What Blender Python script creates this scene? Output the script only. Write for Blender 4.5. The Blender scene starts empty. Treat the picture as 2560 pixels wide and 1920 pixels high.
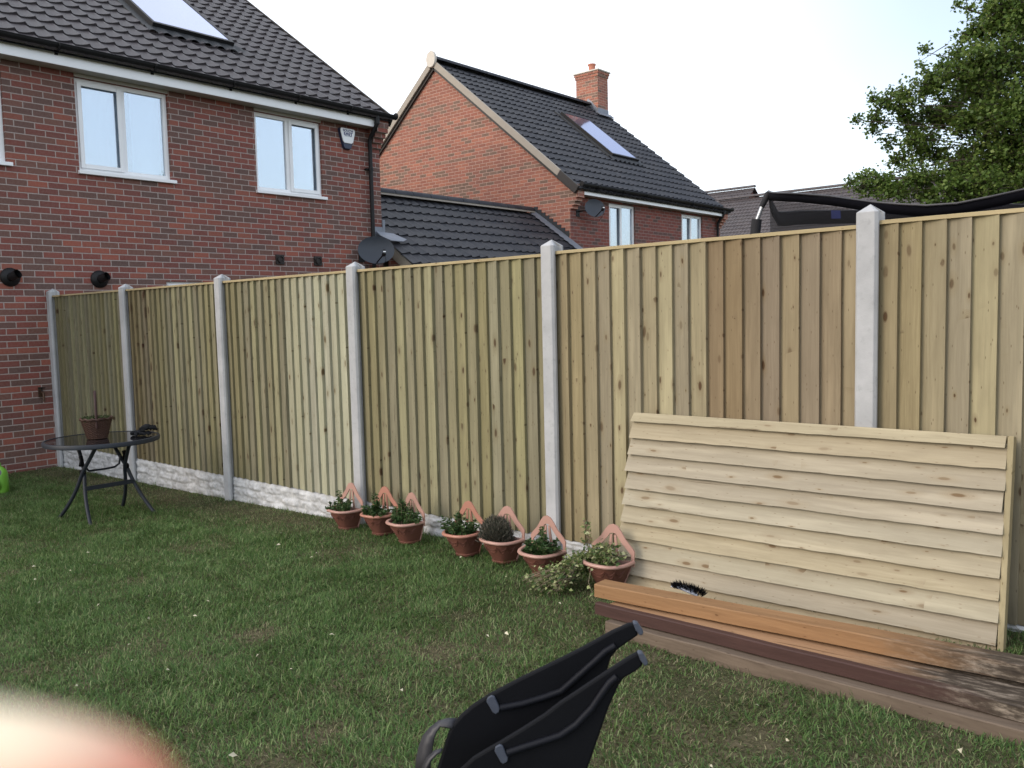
import bpy, math, random
import numpy as np
from mathutils import Vector, Matrix, noise

random.seed(7)
rng = np.random.default_rng(11)
S = bpy.context.scene
COL = S.collection
PI = math.pi

# ------------------------------------------------------------------ camera
CAM = Vector((10.8109, -4.1196, 1.5575))
F = Vector((-0.65225718, 0.75386017, -0.07909114))
R = Vector((0.75725364, 0.65268221, -0.0239344))
U = R.cross(F).normalized()
cd = bpy.data.cameras.new('camera')
cam = bpy.data.objects.new('camera', cd)
COL.objects.link(cam)
m = Matrix((R, U, -F)).transposed().to_4x4()
m.translation = CAM
cam.matrix_world = m
cd.sensor_width = 36.0
cd.lens = 2120.85 / 2560 * 36
cd.clip_start = 0.01
cd.clip_end = 2000
cd.dof.use_dof = True
cd.dof.focus_distance = 5.5
cd.dof.aperture_fstop = 9.0
S.camera = cam

# ------------------------------------------------------------------ world and sun
SUN_EL, SUN_AZ = math.radians(27), Vector((-0.40, -0.92, 0)).normalized()
w = bpy.data.worlds.new('World')
S.world = w
w.use_nodes = True
wn = w.node_tree
bg = wn.nodes['Background']
sky = wn.nodes.new('ShaderNodeTexSky')
sky.sky_type = 'NISHITA'
sky.sun_disc = False
sky.sun_elevation = SUN_EL
sky.sun_rotation = math.atan2(SUN_AZ.x, SUN_AZ.y)
sky.dust_density = 3.0
sky.air_density = 1.0
sky.ozone_density = 1.0
# thin high cloud veil over the blue
tcw = wn.nodes.new('ShaderNodeTexCoord')
nzw = wn.nodes.new('ShaderNodeTexNoise')
nzw.inputs['Scale'].default_value = 1.6
nzw.inputs['Detail'].default_value = 5
rmp = wn.nodes.new('ShaderNodeMapRange')
rmp.inputs['From Min'].default_value = 0.3
rmp.inputs['From Max'].default_value = 0.7
rmp.inputs['To Min'].default_value = 0.5
rmp.inputs['To Max'].default_value = 0.8
mixw = wn.nodes.new('ShaderNodeMix')
mixw.data_type = 'RGBA'
mixw.inputs['B'].default_value = (9.6, 10.0, 10.6, 1)
wn.links.new(tcw.outputs['Generated'], nzw.inputs['Vector'])
wn.links.new(nzw.outputs['Fac'], rmp.inputs['Value'])
dotn = wn.nodes.new('ShaderNodeVectorMath'); dotn.operation = 'DOT_PRODUCT'
dotn.inputs[1].default_value = (1.0, 0.3, 0.0)
wn.links.new(tcw.outputs['Generated'], dotn.inputs[0])
grd = wn.nodes.new('ShaderNodeMapRange')     # the veil thins towards the east
grd.interpolation_type = 'SMOOTHSTEP'
grd.inputs['From Min'].default_value = -0.45
grd.inputs['From Max'].default_value = 0.25
grd.inputs['To Min'].default_value = 1.15
grd.inputs['To Max'].default_value = 0.65
wn.links.new(dotn.outputs['Value'], grd.inputs['Value'])
dot2 = wn.nodes.new('ShaderNodeVectorMath'); dot2.operation = 'DOT_PRODUCT'     # one clearer patch of sky in the north
dot2.inputs[1].default_value = (0.06, 0.90, 0.43)
wn.links.new(tcw.outputs['Generated'], dot2.inputs[0])
pat = wn.nodes.new('ShaderNodeMapRange'); pat.interpolation_type = 'SMOOTHSTEP'
pat.inputs['From Min'].default_value = 0.80; pat.inputs['From Max'].default_value = 0.97
pat.inputs['To Min'].default_value = 1.0; pat.inputs['To Max'].default_value = 0.42
wn.links.new(dot2.outputs['Value'], pat.inputs['Value'])
mul2 = wn.nodes.new('ShaderNodeMath'); mul2.operation = 'MULTIPLY'
wn.links.new(grd.outputs['Result'], mul2.inputs[0]); wn.links.new(pat.outputs['Result'], mul2.inputs[1])
mulw = wn.nodes.new('ShaderNodeMath'); mulw.operation = 'MULTIPLY'; mulw.use_clamp = True
wn.links.new(rmp.outputs['Result'], mulw.inputs[0]); wn.links.new(mul2.outputs[0], mulw.inputs[1])
wn.links.new(mulw.outputs[0], mixw.inputs['Factor'])
wn.links.new(sky.outputs['Color'], mixw.inputs['A'])
wn.links.new(mixw.outputs['Result'], bg.inputs['Color'])
bg.inputs['Strength'].default_value = 0.10
sd = bpy.data.lights.new('sun', 'SUN')
sd.energy = 0.6
sd.angle = math.radians(25)
sd.color = (1.0, 0.86, 0.72)
so = bpy.data.objects.new('sun', sd)
COL.objects.link(so)
sv = Vector((SUN_AZ.x * math.cos(SUN_EL), SUN_AZ.y * math.cos(SUN_EL), math.sin(SUN_EL)))
so.rotation_euler = sv.to_track_quat('Z', 'Y').to_euler()
so.location = (0, -10, 12)
S.view_settings.view_transform = 'Standard'
S.view_settings.look = 'None'
S.view_settings.gamma = 1
S.view_settings.exposure = 1.1
S.cycles.max_bounces = 8
S.cycles.transparent_max_bounces = 16


# ------------------------------------------------------------------ helpers
def gz(x, y=0.0):
    x = max(-1.0, min(13.0, x))
    return -0.12 + 0.010 * x + 0.0016 * x * x


def gz_np(x):
    x = np.clip(x, -1, 13)
    return -0.12 + 0.010 * x + 0.0016 * x * x


class NT:
    """small node tree writer"""
    def __init__(s, name, rough=0.8, spec=0.3):
        s.m = bpy.data.materials.new(name)
        s.m.use_nodes = True
        s.t = s.m.node_tree
        s.b = s.t.nodes['Principled BSDF']
        s.b.inputs['Roughness'].default_value = rough
        s.b.inputs['Specular IOR Level'].default_value = spec
        s.out = s.t.nodes['Material Output']

    def n(s, typ, **kw):
        nd = s.t.nodes.new('ShaderNode' + typ)
        ins = kw.pop('ins', {})
        for k, v in kw.items():
            setattr(nd, k, v)
        for k, v in ins.items():
            s.set(nd, k, v)
        return nd

    def set(s, nd, k, v):
        i = nd.inputs[k]
        if isinstance(v, bpy.types.NodeSocket):
            s.t.links.new(v, i)
        else:
            i.default_value = v

    def math(s, op, a, b=None, c=None):
        nd = s.n('Math', operation=op)
        for i, v in enumerate((a, b, c)):
            if v is not None:
                s.set(nd, i, v)
        return nd.outputs[0]

    def vmath(s, op, a, b=None):
        nd = s.n('VectorMath', operation=op)
        s.set(nd, 0, a)
        if b is not None:
            s.set(nd, 1, b)
        return nd.outputs[0]

    def mix(s, f, a, b, mode='MIX'):
        nd = s.n('Mix', data_type='RGBA', blend_type=mode)
        s.set(nd, 'Factor', f)
        s.set(nd, 'A', a)
        s.set(nd, 'B', b)
        return nd.outputs['Result']

    def noise(s, vec, scale, detail=3, rough=0.6):
        nd = s.n('TexNoise')
        if vec is not None:
            s.set(nd, 'Vector', vec)
        nd.inputs['Scale'].default_value = scale
        nd.inputs['Detail'].default_value = detail
        nd.inputs['Roughness'].default_value = rough
        return nd.outputs['Fac']

    def ramp(s, fac, stops, interp='LINEAR'):
        nd = s.n('ValToRGB')
        cr = nd.color_ramp
        cr.interpolation = interp
        while len(cr.elements) < len(stops):
            cr.elements.new(0.5)
        for e, (p, c) in zip(cr.elements, stops):
            e.position = p
            e.color = (*c, 1) if len(c) == 3 else c
        s.set(nd, 'Fac', fac)
        return nd.outputs['Color']

    def rng(s, v, a, b, c=0.0, d=1.0):
        nd = s.n('MapRange')
        s.set(nd, 'Value', v)
        for k, q in (('From Min', a), ('From Max', b), ('To Min', c), ('To Max', d)):
            nd.inputs[k].default_value = q
        return nd.outputs['Result']

    def bump(s, h, strength=0.3, dist=0.01):
        nd = s.n('Bump')
        s.set(nd, 'Height', h)
        nd.inputs['Strength'].default_value = strength
        nd.inputs['Distance'].default_value = dist
        s.t.links.new(nd.outputs['Normal'], s.b.inputs['Normal'])

    def col(s, c):
        s.set(s.b, 'Base Color', c if isinstance(c, bpy.types.NodeSocket) else (*c, 1))


def c4(c):
    return (*c, 1)


def simple(name, col, rough=0.6, spec=0.4, var=0.12, scale=6, bump=0.0, metal=0.0):
    t = NT(name, rough, spec)
    tc = t.n('TexCoord').outputs['Object']
    nz = t.noise(tc, scale, 5)
    hi = tuple(min(1, x * (1 + var)) for x in col)
    lo = tuple(x * (1 - var) for x in col)
    t.col(t.mix(nz, c4(lo), c4(hi)))
    t.b.inputs['Metallic'].default_value = metal
    if bump:
        t.bump(t.noise(tc, scale * 12, 4), bump, 0.004)
    return t.m


def brick_mat(name, reds, greys, mortar, u0=0.0, z0=0.0, greyshare=0.4, cluster=0.0):
    t = NT(name, 0.88, 0.2)
    g = t.n('NewGeometry')
    sp = t.n('SeparateXYZ'); t.set(sp, 0, g.outputs['Position'])
    sn = t.n('SeparateXYZ'); t.set(sn, 0, g.outputs['True Normal'])
    side = t.math('GREATER_THAN', t.math('ABSOLUTE', sn.outputs[0]), 0.5)
    u = t.math('ADD', t.math('MULTIPLY', sp.outputs[1], side),
               t.math('MULTIPLY', sp.outputs[0], t.math('SUBTRACT', 1.0, side)))
    zr = t.math('DIVIDE', t.math('SUBTRACT', sp.outputs[2], z0), 0.0748)
    row = t.math('FLOOR', zr)
    fz = t.math('FRACT', t.math('ADD', zr, 100.0))
    # a few centimetres of wobble per row so that joints never line up exactly
    wob = t.n('TexWhiteNoise', noise_dimensions='1D'); t.set(wob, 'W', row)
    sh = t.math('ADD', t.math('MULTIPLY', t.math('PINGPONG', row, 1.0), 0.5),
                t.math('MULTIPLY', wob.outputs['Value'], 0.09))
    uu = t.math('ADD', t.math('ADD', t.math('DIVIDE', t.math('SUBTRACT', u, u0), 0.225), sh), 100.0)
    colm = t.math('FLOOR', uu)
    fu = t.math('FRACT', uu)
    nzp = t.noise(g.outputs['Position'], 60, 3)
    wz = t.math('MULTIPLY', t.math('SUBTRACT', nzp, 0.5), 0.05)
    dz = t.math('MINIMUM', fz, t.math('SUBTRACT', 1.0, fz))
    du = t.math('MULTIPLY', t.math('MINIMUM', fu, t.math('SUBTRACT', 1.0, fu)), 3.0)
    d = t.math('ADD', t.math('MINIMUM', dz, du), wz)
    brick = t.rng(d, 0.062, 0.095)
    idv = t.n('CombineXYZ'); t.set(idv, 0, colm); t.set(idv, 1, row); t.set(idv, 2, side)
    wn_ = t.n('TexWhiteNoise', noise_dimensions='3D'); t.set(wn_, 'Vector', idv.outputs[0])
    v = wn_.outputs['Value']
    if cluster:
        big = t.noise(t.vmath('MULTIPLY', idv.outputs[0], (0.10, 0.32, 1)), 1.0, 2)
        v = t.math('ADD', t.math('MULTIPLY', v, 1 - cluster), t.math('MULTIPLY', t.rng(big, 0.32, 0.68), cluster))
    k = 1 - greyshare
    n1 = len(reds); n2 = len(greys)
    stops = [(i * k / n1, c) for i, c in enumerate(reds)] + [(k + i * greyshare / n2, c) for i, c in enumerate(greys)]
    c = t.ramp(v, stops, 'CONSTANT')
    w2 = t.n('SeparateColor'); t.set(w2, 0, wn_.outputs['Color'])
    c = t.mix(t.rng(w2.outputs[1], 0, 1, 0, 0.28), c, (0.06, 0.045, 0.04, 1))
    nz = t.noise(g.outputs['Position'], 38, 5, 0.7)
    c = t.mix(t.rng(nz, 0.35, 0.75, 0.0, 0.35), c, t.mix(0.5, c, c4(mortar)))
    stain = t.noise(g.outputs['Position'], 0.8, 4)
    c = t.mix(t.rng(stain, 0.45, 0.8, 0, 0.3), c, (0.10, 0.085, 0.075, 1))
    mo = t.mix(nz, c4(tuple(x * 0.75 for x in mortar)), c4(tuple(x * 1.15 for x in mortar)))
    t.col(t.mix(brick, mo, c))
    t.bump(t.math('ADD', t.math('MULTIPLY', brick, 1.0), t.math('MULTIPLY', nz, 0.35)), 0.7, 0.006)
    return t.m


def wood_mat(name, base, dark, knot, axis=2, var=0.25, knots=0.5, rough=0.8, grain=1.0, weather=None, ksize=1.0):
    """axis: 0 or 2, the direction of the grain in object coordinates"""
    t = NT(name, rough, 0.2)
    tc = t.n('TexCoord').outputs['Object']
    g = t.n('NewGeometry')
    ri = g.outputs['Random Per Island']
    off = t.n('CombineXYZ')
    t.set(off, 0, t.math('MULTIPLY', ri, 37.0)); t.set(off, 1, t.math('MULTIPLY', ri, 11.0)); t.set(off, 2, t.math('MULTIPLY', ri, 71.0))
    v = t.vmath('ADD', tc, off.outputs[0])
    ax = lambda a, l: (l, a, a) if axis == 0 else (a, a, l)
    broad = t.noise(t.vmath('MULTIPLY', v, ax(9.0, 0.8)), 1.0, 3)
    warp = t.n('TexNoise'); t.set(warp, 'Vector', t.vmath('MULTIPLY', v, ax(6.0, 2.0))); warp.inputs['Scale'].default_value = 1.0
    vv = t.vmath('ADD', v, t.vmath('MULTIPLY', t.vmath('SUBTRACT', warp.outputs['Color'], (0.5, 0.5, 0.5)), (0.032, 0.032, 0.032)))
    fine = t.noise(t.vmath('MULTIPLY', vv, ax(85.0, 1.8)), 1.0, 4, 0.65)
    c = t.mix(t.rng(fine, 0.3, 0.7, 0, 1), c4(base), c4(dark))
    c = t.mix(t.rng(broad, 0.35, 0.7, 0, 0.6 * grain), c, c4(tuple(x * 0.78 for x in base)))
    blotch = t.noise(t.vmath('MULTIPLY', v, ax(14.0, 2.6)), 1.0, 5, 0.7)
    c = t.mix(t.rng(blotch, 0.48, 0.72, 0, 0.5 * grain), c, c4(tuple(a * 0.55 + b * 0.25 for a, b in zip(base, knot))))
    pale = t.noise(t.vmath('MULTIPLY', v, ax(17.0, 1.5)), 1.0, 3)
    c = t.mix(t.rng(pale, 0.52, 0.7, 0, 0.45 * grain), c, c4(tuple(min(1, a * 1.25) for a in base)))
    # per board tone
    r2 = t.n('TexWhiteNoise', noise_dimensions='1D'); t.set(r2, 'W', t.math('MULTIPLY', ri, 91.7))
    hs = t.n('HueSaturation')
    t.set(hs, 'Color', c)
    t.set(hs, 'Value', t.rng(r2.outputs['Value'], 0, 1, 1 - var, 1 + var * 0.7))
    sc = t.n('SeparateColor'); t.set(sc, 0, r2.outputs['Color'])
    t.set(hs, 'Hue', t.rng(sc.outputs[0], 0, 1, 0.493, 0.508))
    t.set(hs, 'Saturation', t.rng(sc.outputs[2], 0, 1, 0.8, 1.15))
    c = hs.outputs[0]
    if knots:
        vo = t.n('TexVoronoi'); vo.inputs['Scale'].default_value = 1.0
        vo.voronoi_dimensions = '2D'
        def flat(v_, a, l):
            s_ = t.n('SeparateXYZ'); t.set(s_, 0, v_)
            c_ = t.n('CombineXYZ')
            if axis == 0:
                t.set(c_, 0, t.math('MULTIPLY', s_.outputs[0], l)); t.set(c_, 1, t.math('MULTIPLY', t.math('ADD', s_.outputs[2], s_.outputs[1]), a))
            else:
                t.set(c_, 0, t.math('MULTIPLY', s_.outputs[0], a)); t.set(c_, 1, t.math('MULTIPLY', s_.outputs[2], l))
            return c_.outputs[0]
        kk = t.n('CombineXYZ')
        if axis == 0:
            t.set(kk, 0, t.math('MULTIPLY', ri, 0.35)); t.set(kk, 2, t.math('MULTIPLY', ri, 53.0))
        else:
            t.set(kk, 0, t.math('MULTIPLY', ri, 53.0)); t.set(kk, 2, t.math('MULTIPLY', ri, 0.35))
        kv = t.vmath('ADD', t.vmath('ADD', tc, kk.outputs[0]), t.vmath('MULTIPLY', t.vmath('SUBTRACT', warp.outputs['Color'], (0.5, 0.5, 0.5)), (0.05, 0.05, 0.05)))
        t.set(vo, 'Vector', flat(kv, 11.0, 5.0 if axis == 2 else 4.5))
        vs = t.n('SeparateColor'); t.set(vs, 0, vo.outputs['Color'])
        band = t.rng(t.noise(t.vmath('MULTIPLY', tc, (0.9, 0.9, 4.5) if axis == 2 else (3.0, 0.9, 1.2)), 1.0, 1), 0.40, 0.60, 0.25, 1.7)
        gate = t.math('MULTIPLY', t.math('GREATER_THAN', vs.outputs[0], t.math('SUBTRACT', 1.0, t.math('MULTIPLY', band, knots * 1.0))), t.rng(vs.outputs[2], 0, 1, 0.4, 1.3))
        size = t.rng(t.math('POWER', vs.outputs[1], 2.2), 0, 1, 0.04, 0.04 + 0.16 * ksize)
        rel = t.math('DIVIDE', vo.outputs['Distance'], size)
        core = t.math('MULTIPLY', t.rng(rel, 0.95, 0.55, 0, 1), gate)
        halo = t.math('MULTIPLY', t.rng(rel, 2.6, 0.8, 0, 0.55), gate)
        ring = t.math('MULTIPLY', halo, t.math('SINE', t.math('MULTIPLY', rel, 12.0)))
        c = t.mix(halo, c, c4(tuple(a * 0.65 + b * 0.35 for a, b in zip(base, knot))))
        c = t.mix(t.math('MULTIPLY', core, 0.85), c, c4(knot))
        c = t.mix(t.math('MULTIPLY', t.math('ABSOLUTE', ring), 0.35), c, c4(knot))
        # thin drying splits
        spl = t.noise(t.vmath('MULTIPLY', v, ax(60.0, 1.1)), 1.0, 1)
        c = t.mix(t.math('MULTIPLY', t.rng(spl, 0.74, 0.77, 0, 0.7), t.rng(blotch, 0.45, 0.55)), c, c4(tuple(a * 0.6 for a in knot)))
        # nail and resin specks
        vo2 = t.n('TexVoronoi'); vo2.inputs['Scale'].default_value = 1.0
        vo2.voronoi_dimensions = '2D'
        t.set(vo2, 'Vector', flat(v, 21.0, 6.0))
        speck = t.rng(vo2.outputs['Distance'], 0.05, 0.02, 0, 0.7)
        c = t.mix(speck, c, c4(knot))
    if weather:
        # weathered, blackened far end: depends on the position along the beam
        sx = t.n('SeparateXYZ'); t.set(sx, 0, g.outputs['Position'])
        wnz = t.noise(t.vmath('MULTIPLY', g.outputs['Position'], (6.0, 30.0, 30.0)), 1.0, 5, 0.7)
        f = t.rng(t.math('ADD', sx.outputs[0], t.math('MULTIPLY', wnz, 0.5)), weather[0] + 0.2, weather[1] + 0.3)
        patch = t.ramp(t.noise(t.vmath('MULTIPLY', g.outputs['Position'], (9.0, 40.0, 40.0)), 1.0, 6, 0.75),
                       [(0.3, (0.02, 0.015, 0.012)), (0.5, (0.07, 0.055, 0.042)), (0.68, (0.30, 0.25, 0.2))])
        c = t.mix(f, c, patch)
    t.col(c)
    t.bump(t.math('ADD', fine, t.math('MULTIPLY', broad, 0.5)), 0.35, 0.003)
    return t.m


def leaf_mat(name, stops, rough=0.5, trans=0.25, edge=None):
    t = NT(name, rough, 0.35)
    g = t.n('NewGeometry')
    c = t.ramp(g.outputs['Random Per Island'], stops)
    nz = t.noise(g.outputs['Position'], 2.2, 3)
    c = t.mix(t.rng(nz, 0.35, 0.7, 0, 0.35), c, c4(tuple(x * 0.55 for x in stops[0][1])))
    t.col(c)
    tr = t.n('BsdfTranslucent'); t.set(tr, 'Color', c)
    mx = t.n('MixShader'); t.set(mx, 0, trans)
    t.t.links.new(t.b.outputs[0], mx.inputs[1]); t.t.links.new(tr.outputs[0], mx.inputs[2])
    t.t.links.new(mx.outputs[0], t.out.inputs[0])
    return t.m


ORG = {}


def tag(o, label=None, cat=None, group=None, kind=None):
    for k, v in (('label', label), ('category', cat), ('group', group), ('kind', kind)):
        if v:
            o[k] = v
    return o


def thing(name, label, cat, loc=(0, 0, 0), rz=0.0, group=None, local=False):
    o = bpy.data.objects.new(name, None)
    o.empty_display_size = 0.1
    COL.objects.link(o)
    o.location = loc
    o.rotation_euler = (0, 0, rz)
    ORG[o.name] = Vector((0, 0, 0)) if local else Vector(loc)
    return tag(o, label, cat, group)


class MB:
    def __init__(s):
        s.v = []; s.f = []

    def add(s, vs, fs):
        b = len(s.v)
        s.v += [tuple(p) for p in vs]
        s.f += [tuple(b + i for i in f) for f in fs]
        return s

    def box(s, x0, x1, y0, y1, z0, z1):
        if x0 > x1: x0, x1 = x1, x0
        if y0 > y1: y0, y1 = y1, y0
        if z0 > z1: z0, z1 = z1, z0
        return s.add([(x0, y0, z0), (x1, y0, z0), (x1, y1, z0), (x0, y1, z0), (x0, y0, z1), (x1, y0, z1), (x1, y1, z1), (x0, y1, z1)],
                     [(0, 3, 2, 1), (4, 5, 6, 7), (0, 1, 5, 4), (1, 2, 6, 5), (2, 3, 7, 6), (3, 0, 4, 7)])

    def hexa(s, p):
        return s.add(p, [(0, 3, 2, 1), (4, 5, 6, 7), (0, 1, 5, 4), (1, 2, 6, 5), (2, 3, 7, 6), (3, 0, 4, 7)])

    def obox(s, c, ax, ay, az):
        c, ax, ay, az = map(Vector, (c, ax, ay, az))
        p = [c - ax - ay - az, c + ax - ay - az, c + ax + ay - az, c - ax + ay - az, c - ax - ay + az, c + ax - ay + az, c + ax + ay + az, c - ax + ay + az]
        return s.hexa(p)

    def prism(s, poly, d):
        """poly: 3-D points in one plane, d: extrusion vector"""
        n = len(poly); d = Vector(d)
        a = [Vector(q) for q in poly]
        return s.add(a + [q + d for q in a], [tuple(range(n))[::-1], tuple(range(n, 2 * n))] + [(i, (i + 1) % n, n + (i + 1) % n, n + i) for i in range(n)])

    def tube(s, path, r, n=10, cap=True, flat=1.0):
        path = [Vector(q) for q in path]
        rs = r if isinstance(r, (list, tuple)) else [r] * len(path)
        base = len(s.v)
        t0 = (path[1] - path[0]).normalized()
        up = Vector((0, 0, 1)) if abs(t0.z) < 0.9 else Vector((1, 0, 0))
        a = t0.cross(up).normalized()
        for i, q in enumerate(path):
            t = (path[min(i + 1, len(path) - 1)] - path[max(i - 1, 0)]).normalized()
            a = (a - t * a.dot(t)).normalized()
            b = t.cross(a)
            for k in range(n):
                an = 2 * PI * k / n
                s.v.append(tuple(q + a * (math.cos(an) * rs[i]) + b * (math.sin(an) * rs[i] * flat)))
        for i in range(len(path) - 1):
            for k in range(n):
                k2 = (k + 1) % n
                s.f.append((base + i * n + k, base + i * n + k2, base + (i + 1) * n + k2, base + (i + 1) * n + k))
        if cap:
            s.f.append(tuple(base + k for k in range(n))[::-1])
            e = base + (len(path) - 1) * n
            s.f.append(tuple(e + k for k in range(n)))
        return s

    def lathe(s, prof, c=(0, 0, 0), n=24, axis='z', sx=1.0, sy=1.0):
        base = len(s.v); c = Vector(c)
        for r, h in prof:
            for k in range(n):
                an = 2 * PI * k / n
                a, b = r * math.cos(an) * sx, r * math.sin(an) * sy
                q = (a, b, h) if axis == 'z' else ((h, a, b) if axis == 'x' else (a, h, b))
                s.v.append(tuple(c + Vector(q)))
        for i in range(len(prof) - 1):
            for k in range(n):
                k2 = (k + 1) % n
                s.f.append((base + i * n + k, base + i * n + k2, base + (i + 1) * n + k2, base + (i + 1) * n + k))
        return s

    def build(s, name, mat, parent=None, smooth=False, bevel=0.0, angle=40):
        me = bpy.data.meshes.new(name)
        o0 = ORG.get(parent.name, Vector()) if parent else Vector()
        me.from_pydata([(x - o0.x, y - o0.y, z - o0.z) for x, y, z in s.v], [], s.f)
        me.validate()
        o = bpy.data.objects.new(name, me)
        COL.objects.link(o)
        if mat:
            me.materials.append(mat)
        if parent:
            o.parent = parent
            ORG[o.name] = o0
        if smooth:
            me.polygons.foreach_set('use_smooth', [True] * len(me.polygons))
            me.set_sharp_from_angle(angle=math.radians(angle))
        if bevel:
            b = o.modifiers.new('bevel', 'BEVEL')
            b.width = bevel; b.segments = 2; b.limit_method = 'ANGLE'; b.angle_limit = math.radians(40)
        return o


def np_mesh(name, V, Fq, mat, parent=None, attr=None, smooth=False):
    """V (n,3) float, Fq list of int arrays (m,3) or (m,4)"""
    me = bpy.data.meshes.new(name)
    V = np.asarray(V, np.float32)
    o0 = ORG.get(parent.name, Vector()) if parent else Vector()
    V = V - np.array(o0, np.float32)
    loops = np.concatenate([f.ravel() for f in Fq]).astype(np.int32)
    tot = np.concatenate([np.full(len(f), f.shape[1]) for f in Fq]).astype(np.int32)
    st = np.concatenate([[0], np.cumsum(tot)[:-1]]).astype(np.int32)
    me.vertices.add(len(V)); me.loops.add(len(loops)); me.polygons.add(len(tot))
    me.vertices.foreach_set('co', V.ravel())
    me.loops.foreach_set('vertex_index', loops)
    me.polygons.foreach_set('loop_start', st)
    try:
        me.polygons.foreach_set('loop_total', tot)
    except Exception:
        pass
    if smooth:
        me.polygons.foreach_set('use_smooth', np.ones(len(tot), bool))
    me.update(calc_edges=True)
    if attr is not None:
        for k, a in attr.items():
            at = me.attributes.new(k, 'FLOAT', 'POINT')
            at.data.foreach_set('value', np.asarray(a, np.float32))
    o = bpy.data.objects.new(name, me)
    COL.objects.link(o)
    me.materials.append(mat)
    if parent:
        o.parent = parent
        ORG[o.name] = o0
    return o


def leaves(P, D, L, W, droop=0.25, fold=0.15, jitter=None):
    """leaf quads-pairs: P base (n,3), D direction (n,3) unit, L length, W width -> V, [F4]; diamond-like leaf of 2 quads"""
    n = len(P)
    up = rng.normal(size=(n, 3)); up[:, 2] = np.abs(up[:, 2]) + 0.6
    Sx = np.cross(D, up); Sx /= np.linalg.norm(Sx, axis=1)[:, None] + 1e-9
    N = np.cross(Sx, D)
    L = np.broadcast_to(L, n)[:, None]; W = np.broadcast_to(W, n)[:, None]
    tip = P + D * L - N * L * droop
    mid = P + D * L * 0.5 + N * L * 0.04
    a = mid + Sx * W * 0.5 + N * W * fold
    b = mid - Sx * W * 0.5 + N * W * fold
    V = np.stack([P, a, tip, b, mid], 1).reshape(-1, 3)
    i = (np.arange(n) * 5)[:, None]
    Fq = np.concatenate([i + np.array([[0, 1, 2, 4]]), i + np.array([[0, 4, 2, 3]])])
    return V, [Fq]


def unit(a):
    return a / (np.linalg.norm(a, axis=1)[:, None] + 1e-9)


# ------------------------------------------------------------------ materials
M = {}
M['brick_near'] = brick_mat('brick_near', [(0.28, 0.080, 0.058), (0.235, 0.068, 0.052), (0.31, 0.093, 0.062), (0.215, 0.066, 0.052)],
                            [(0.155, 0.080, 0.066), (0.185, 0.084, 0.064), (0.135, 0.077, 0.066)], (0.40, 0.33, 0.30), u0=-0.61, z0=0.775 + 0.0374, greyshare=0.42, cluster=0.25)
M['brick_far'] = brick_mat('brick_far', [(0.38, 0.14, 0.095), (0.34, 0.125, 0.088), (0.42, 0.16, 0.105), (0.36, 0.14, 0.10)],
                           [(0.215, 0.135, 0.10), (0.25, 0.155, 0.115)], (0.50, 0.34, 0.27), u0=10.85, z0=3.56, greyshare=0.36, cluster=0.6)  # gable copy of the brick, warm glow put into its lighter colours
M['brick_far_rear'] = brick_mat('brick_far_rear', [(0.26, 0.075, 0.055), (0.225, 0.066, 0.052)], [(0.13, 0.07, 0.06)], (0.30, 0.22, 0.20), u0=10.85, z0=3.56, greyshare=0.2)  # darker copy of the brick, shade of the rear wall put into the colours


def tile_mat(name, col, lo):
    t = NT(name, 0.55, 0.35)
    tc = t.n('NewGeometry').outputs['Position']
    nz = t.noise(tc, 3.5, 5)
    nf = t.noise(tc, 90, 3)
    c = t.mix(t.rng(nz, 0.3, 0.7), c4(lo), c4(col))
    c = t.mix(t.rng(nf, 0.55, 0.8, 0, 0.4), c, (0.10, 0.10, 0.10, 1))
    sp = t.n('SeparateXYZ'); t.set(sp, 0, tc)
    cell = t.n('CombineXYZ'); t.set(cell, 0, t.math('FLOOR', t.math('DIVIDE', sp.outputs[1], 0.208))); t.set(cell, 1, t.math('FLOOR', t.math('DIVIDE', sp.outputs[2], 0.18)))
    wt = t.n('TexWhiteNoise', noise_dimensions='3D'); t.set(wt, 'Vector', cell.outputs[0])
    c = t.mix(t.rng(wt.outputs['Value'], 0.2, 1, 0, 0.28), c, (0.085, 0.08, 0.08, 1))
    li = t.noise(tc, 14, 5, 0.75)
    c = t.mix(t.rng(li, 0.66, 0.74, 0, 0.5), c, (0.14, 0.14, 0.115, 1))
    t.col(c)
    t.bump(nf, 0.25, 0.002)
    return t.m


M['tile'] = tile_mat('tile', (0.068, 0.058, 0.062), (0.046, 0.040, 0.044))
M['tile_dark'] = tile_mat('tile_dark', (0.025, 0.026, 0.033), (0.017, 0.018, 0.024))
M['tile_brown'] = tile_mat('tile_brown', (0.085, 0.07, 0.07), (0.045, 0.037, 0.040))
M['upvc'] = simple('upvc', (0.86, 0.87, 0.88), 0.35, 0.5, 0.05, 3)
M['soffit'] = simple('soffit', (0.42, 0.40, 0.35), 0.5, 0.4, 0.05, 3)
M['black_pvc'] = simple('black_pvc', (0.010, 0.010, 0.011), 0.5, 0.3, 0.2, 5)
M['concrete'] = NT('concrete', 0.85, 0.25)
t = M['concrete']
tc = t.n('TexCoord').outputs['Object']
n1 = t.noise(tc, 4, 6, 0.65); n2 = t.noise(tc, 30, 4); n3 = t.noise(tc, 140, 2)
c = t.mix(t.rng(n1, 0.35, 0.7), (0.36, 0.365, 0.375, 1), (0.47, 0.475, 0.485, 1))
c = t.mix(t.rng(n2, 0.58, 0.72, 0, 0.35), c, (0.24, 0.245, 0.25, 1))
t.col(c); t.bump(t.math('ADD', n2, t.math('MULTIPLY', n3, 0.5)), 0.35, 0.004)
M['concrete'] = t.m
M['rock'] = NT('rock', 0.9, 0.2)
t = M['rock']
tc = t.n('TexCoord').outputs['Object']
n1 = t.noise(tc, 9, 6, 0.7); n2 = t.noise(tc, 60, 4)
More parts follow.
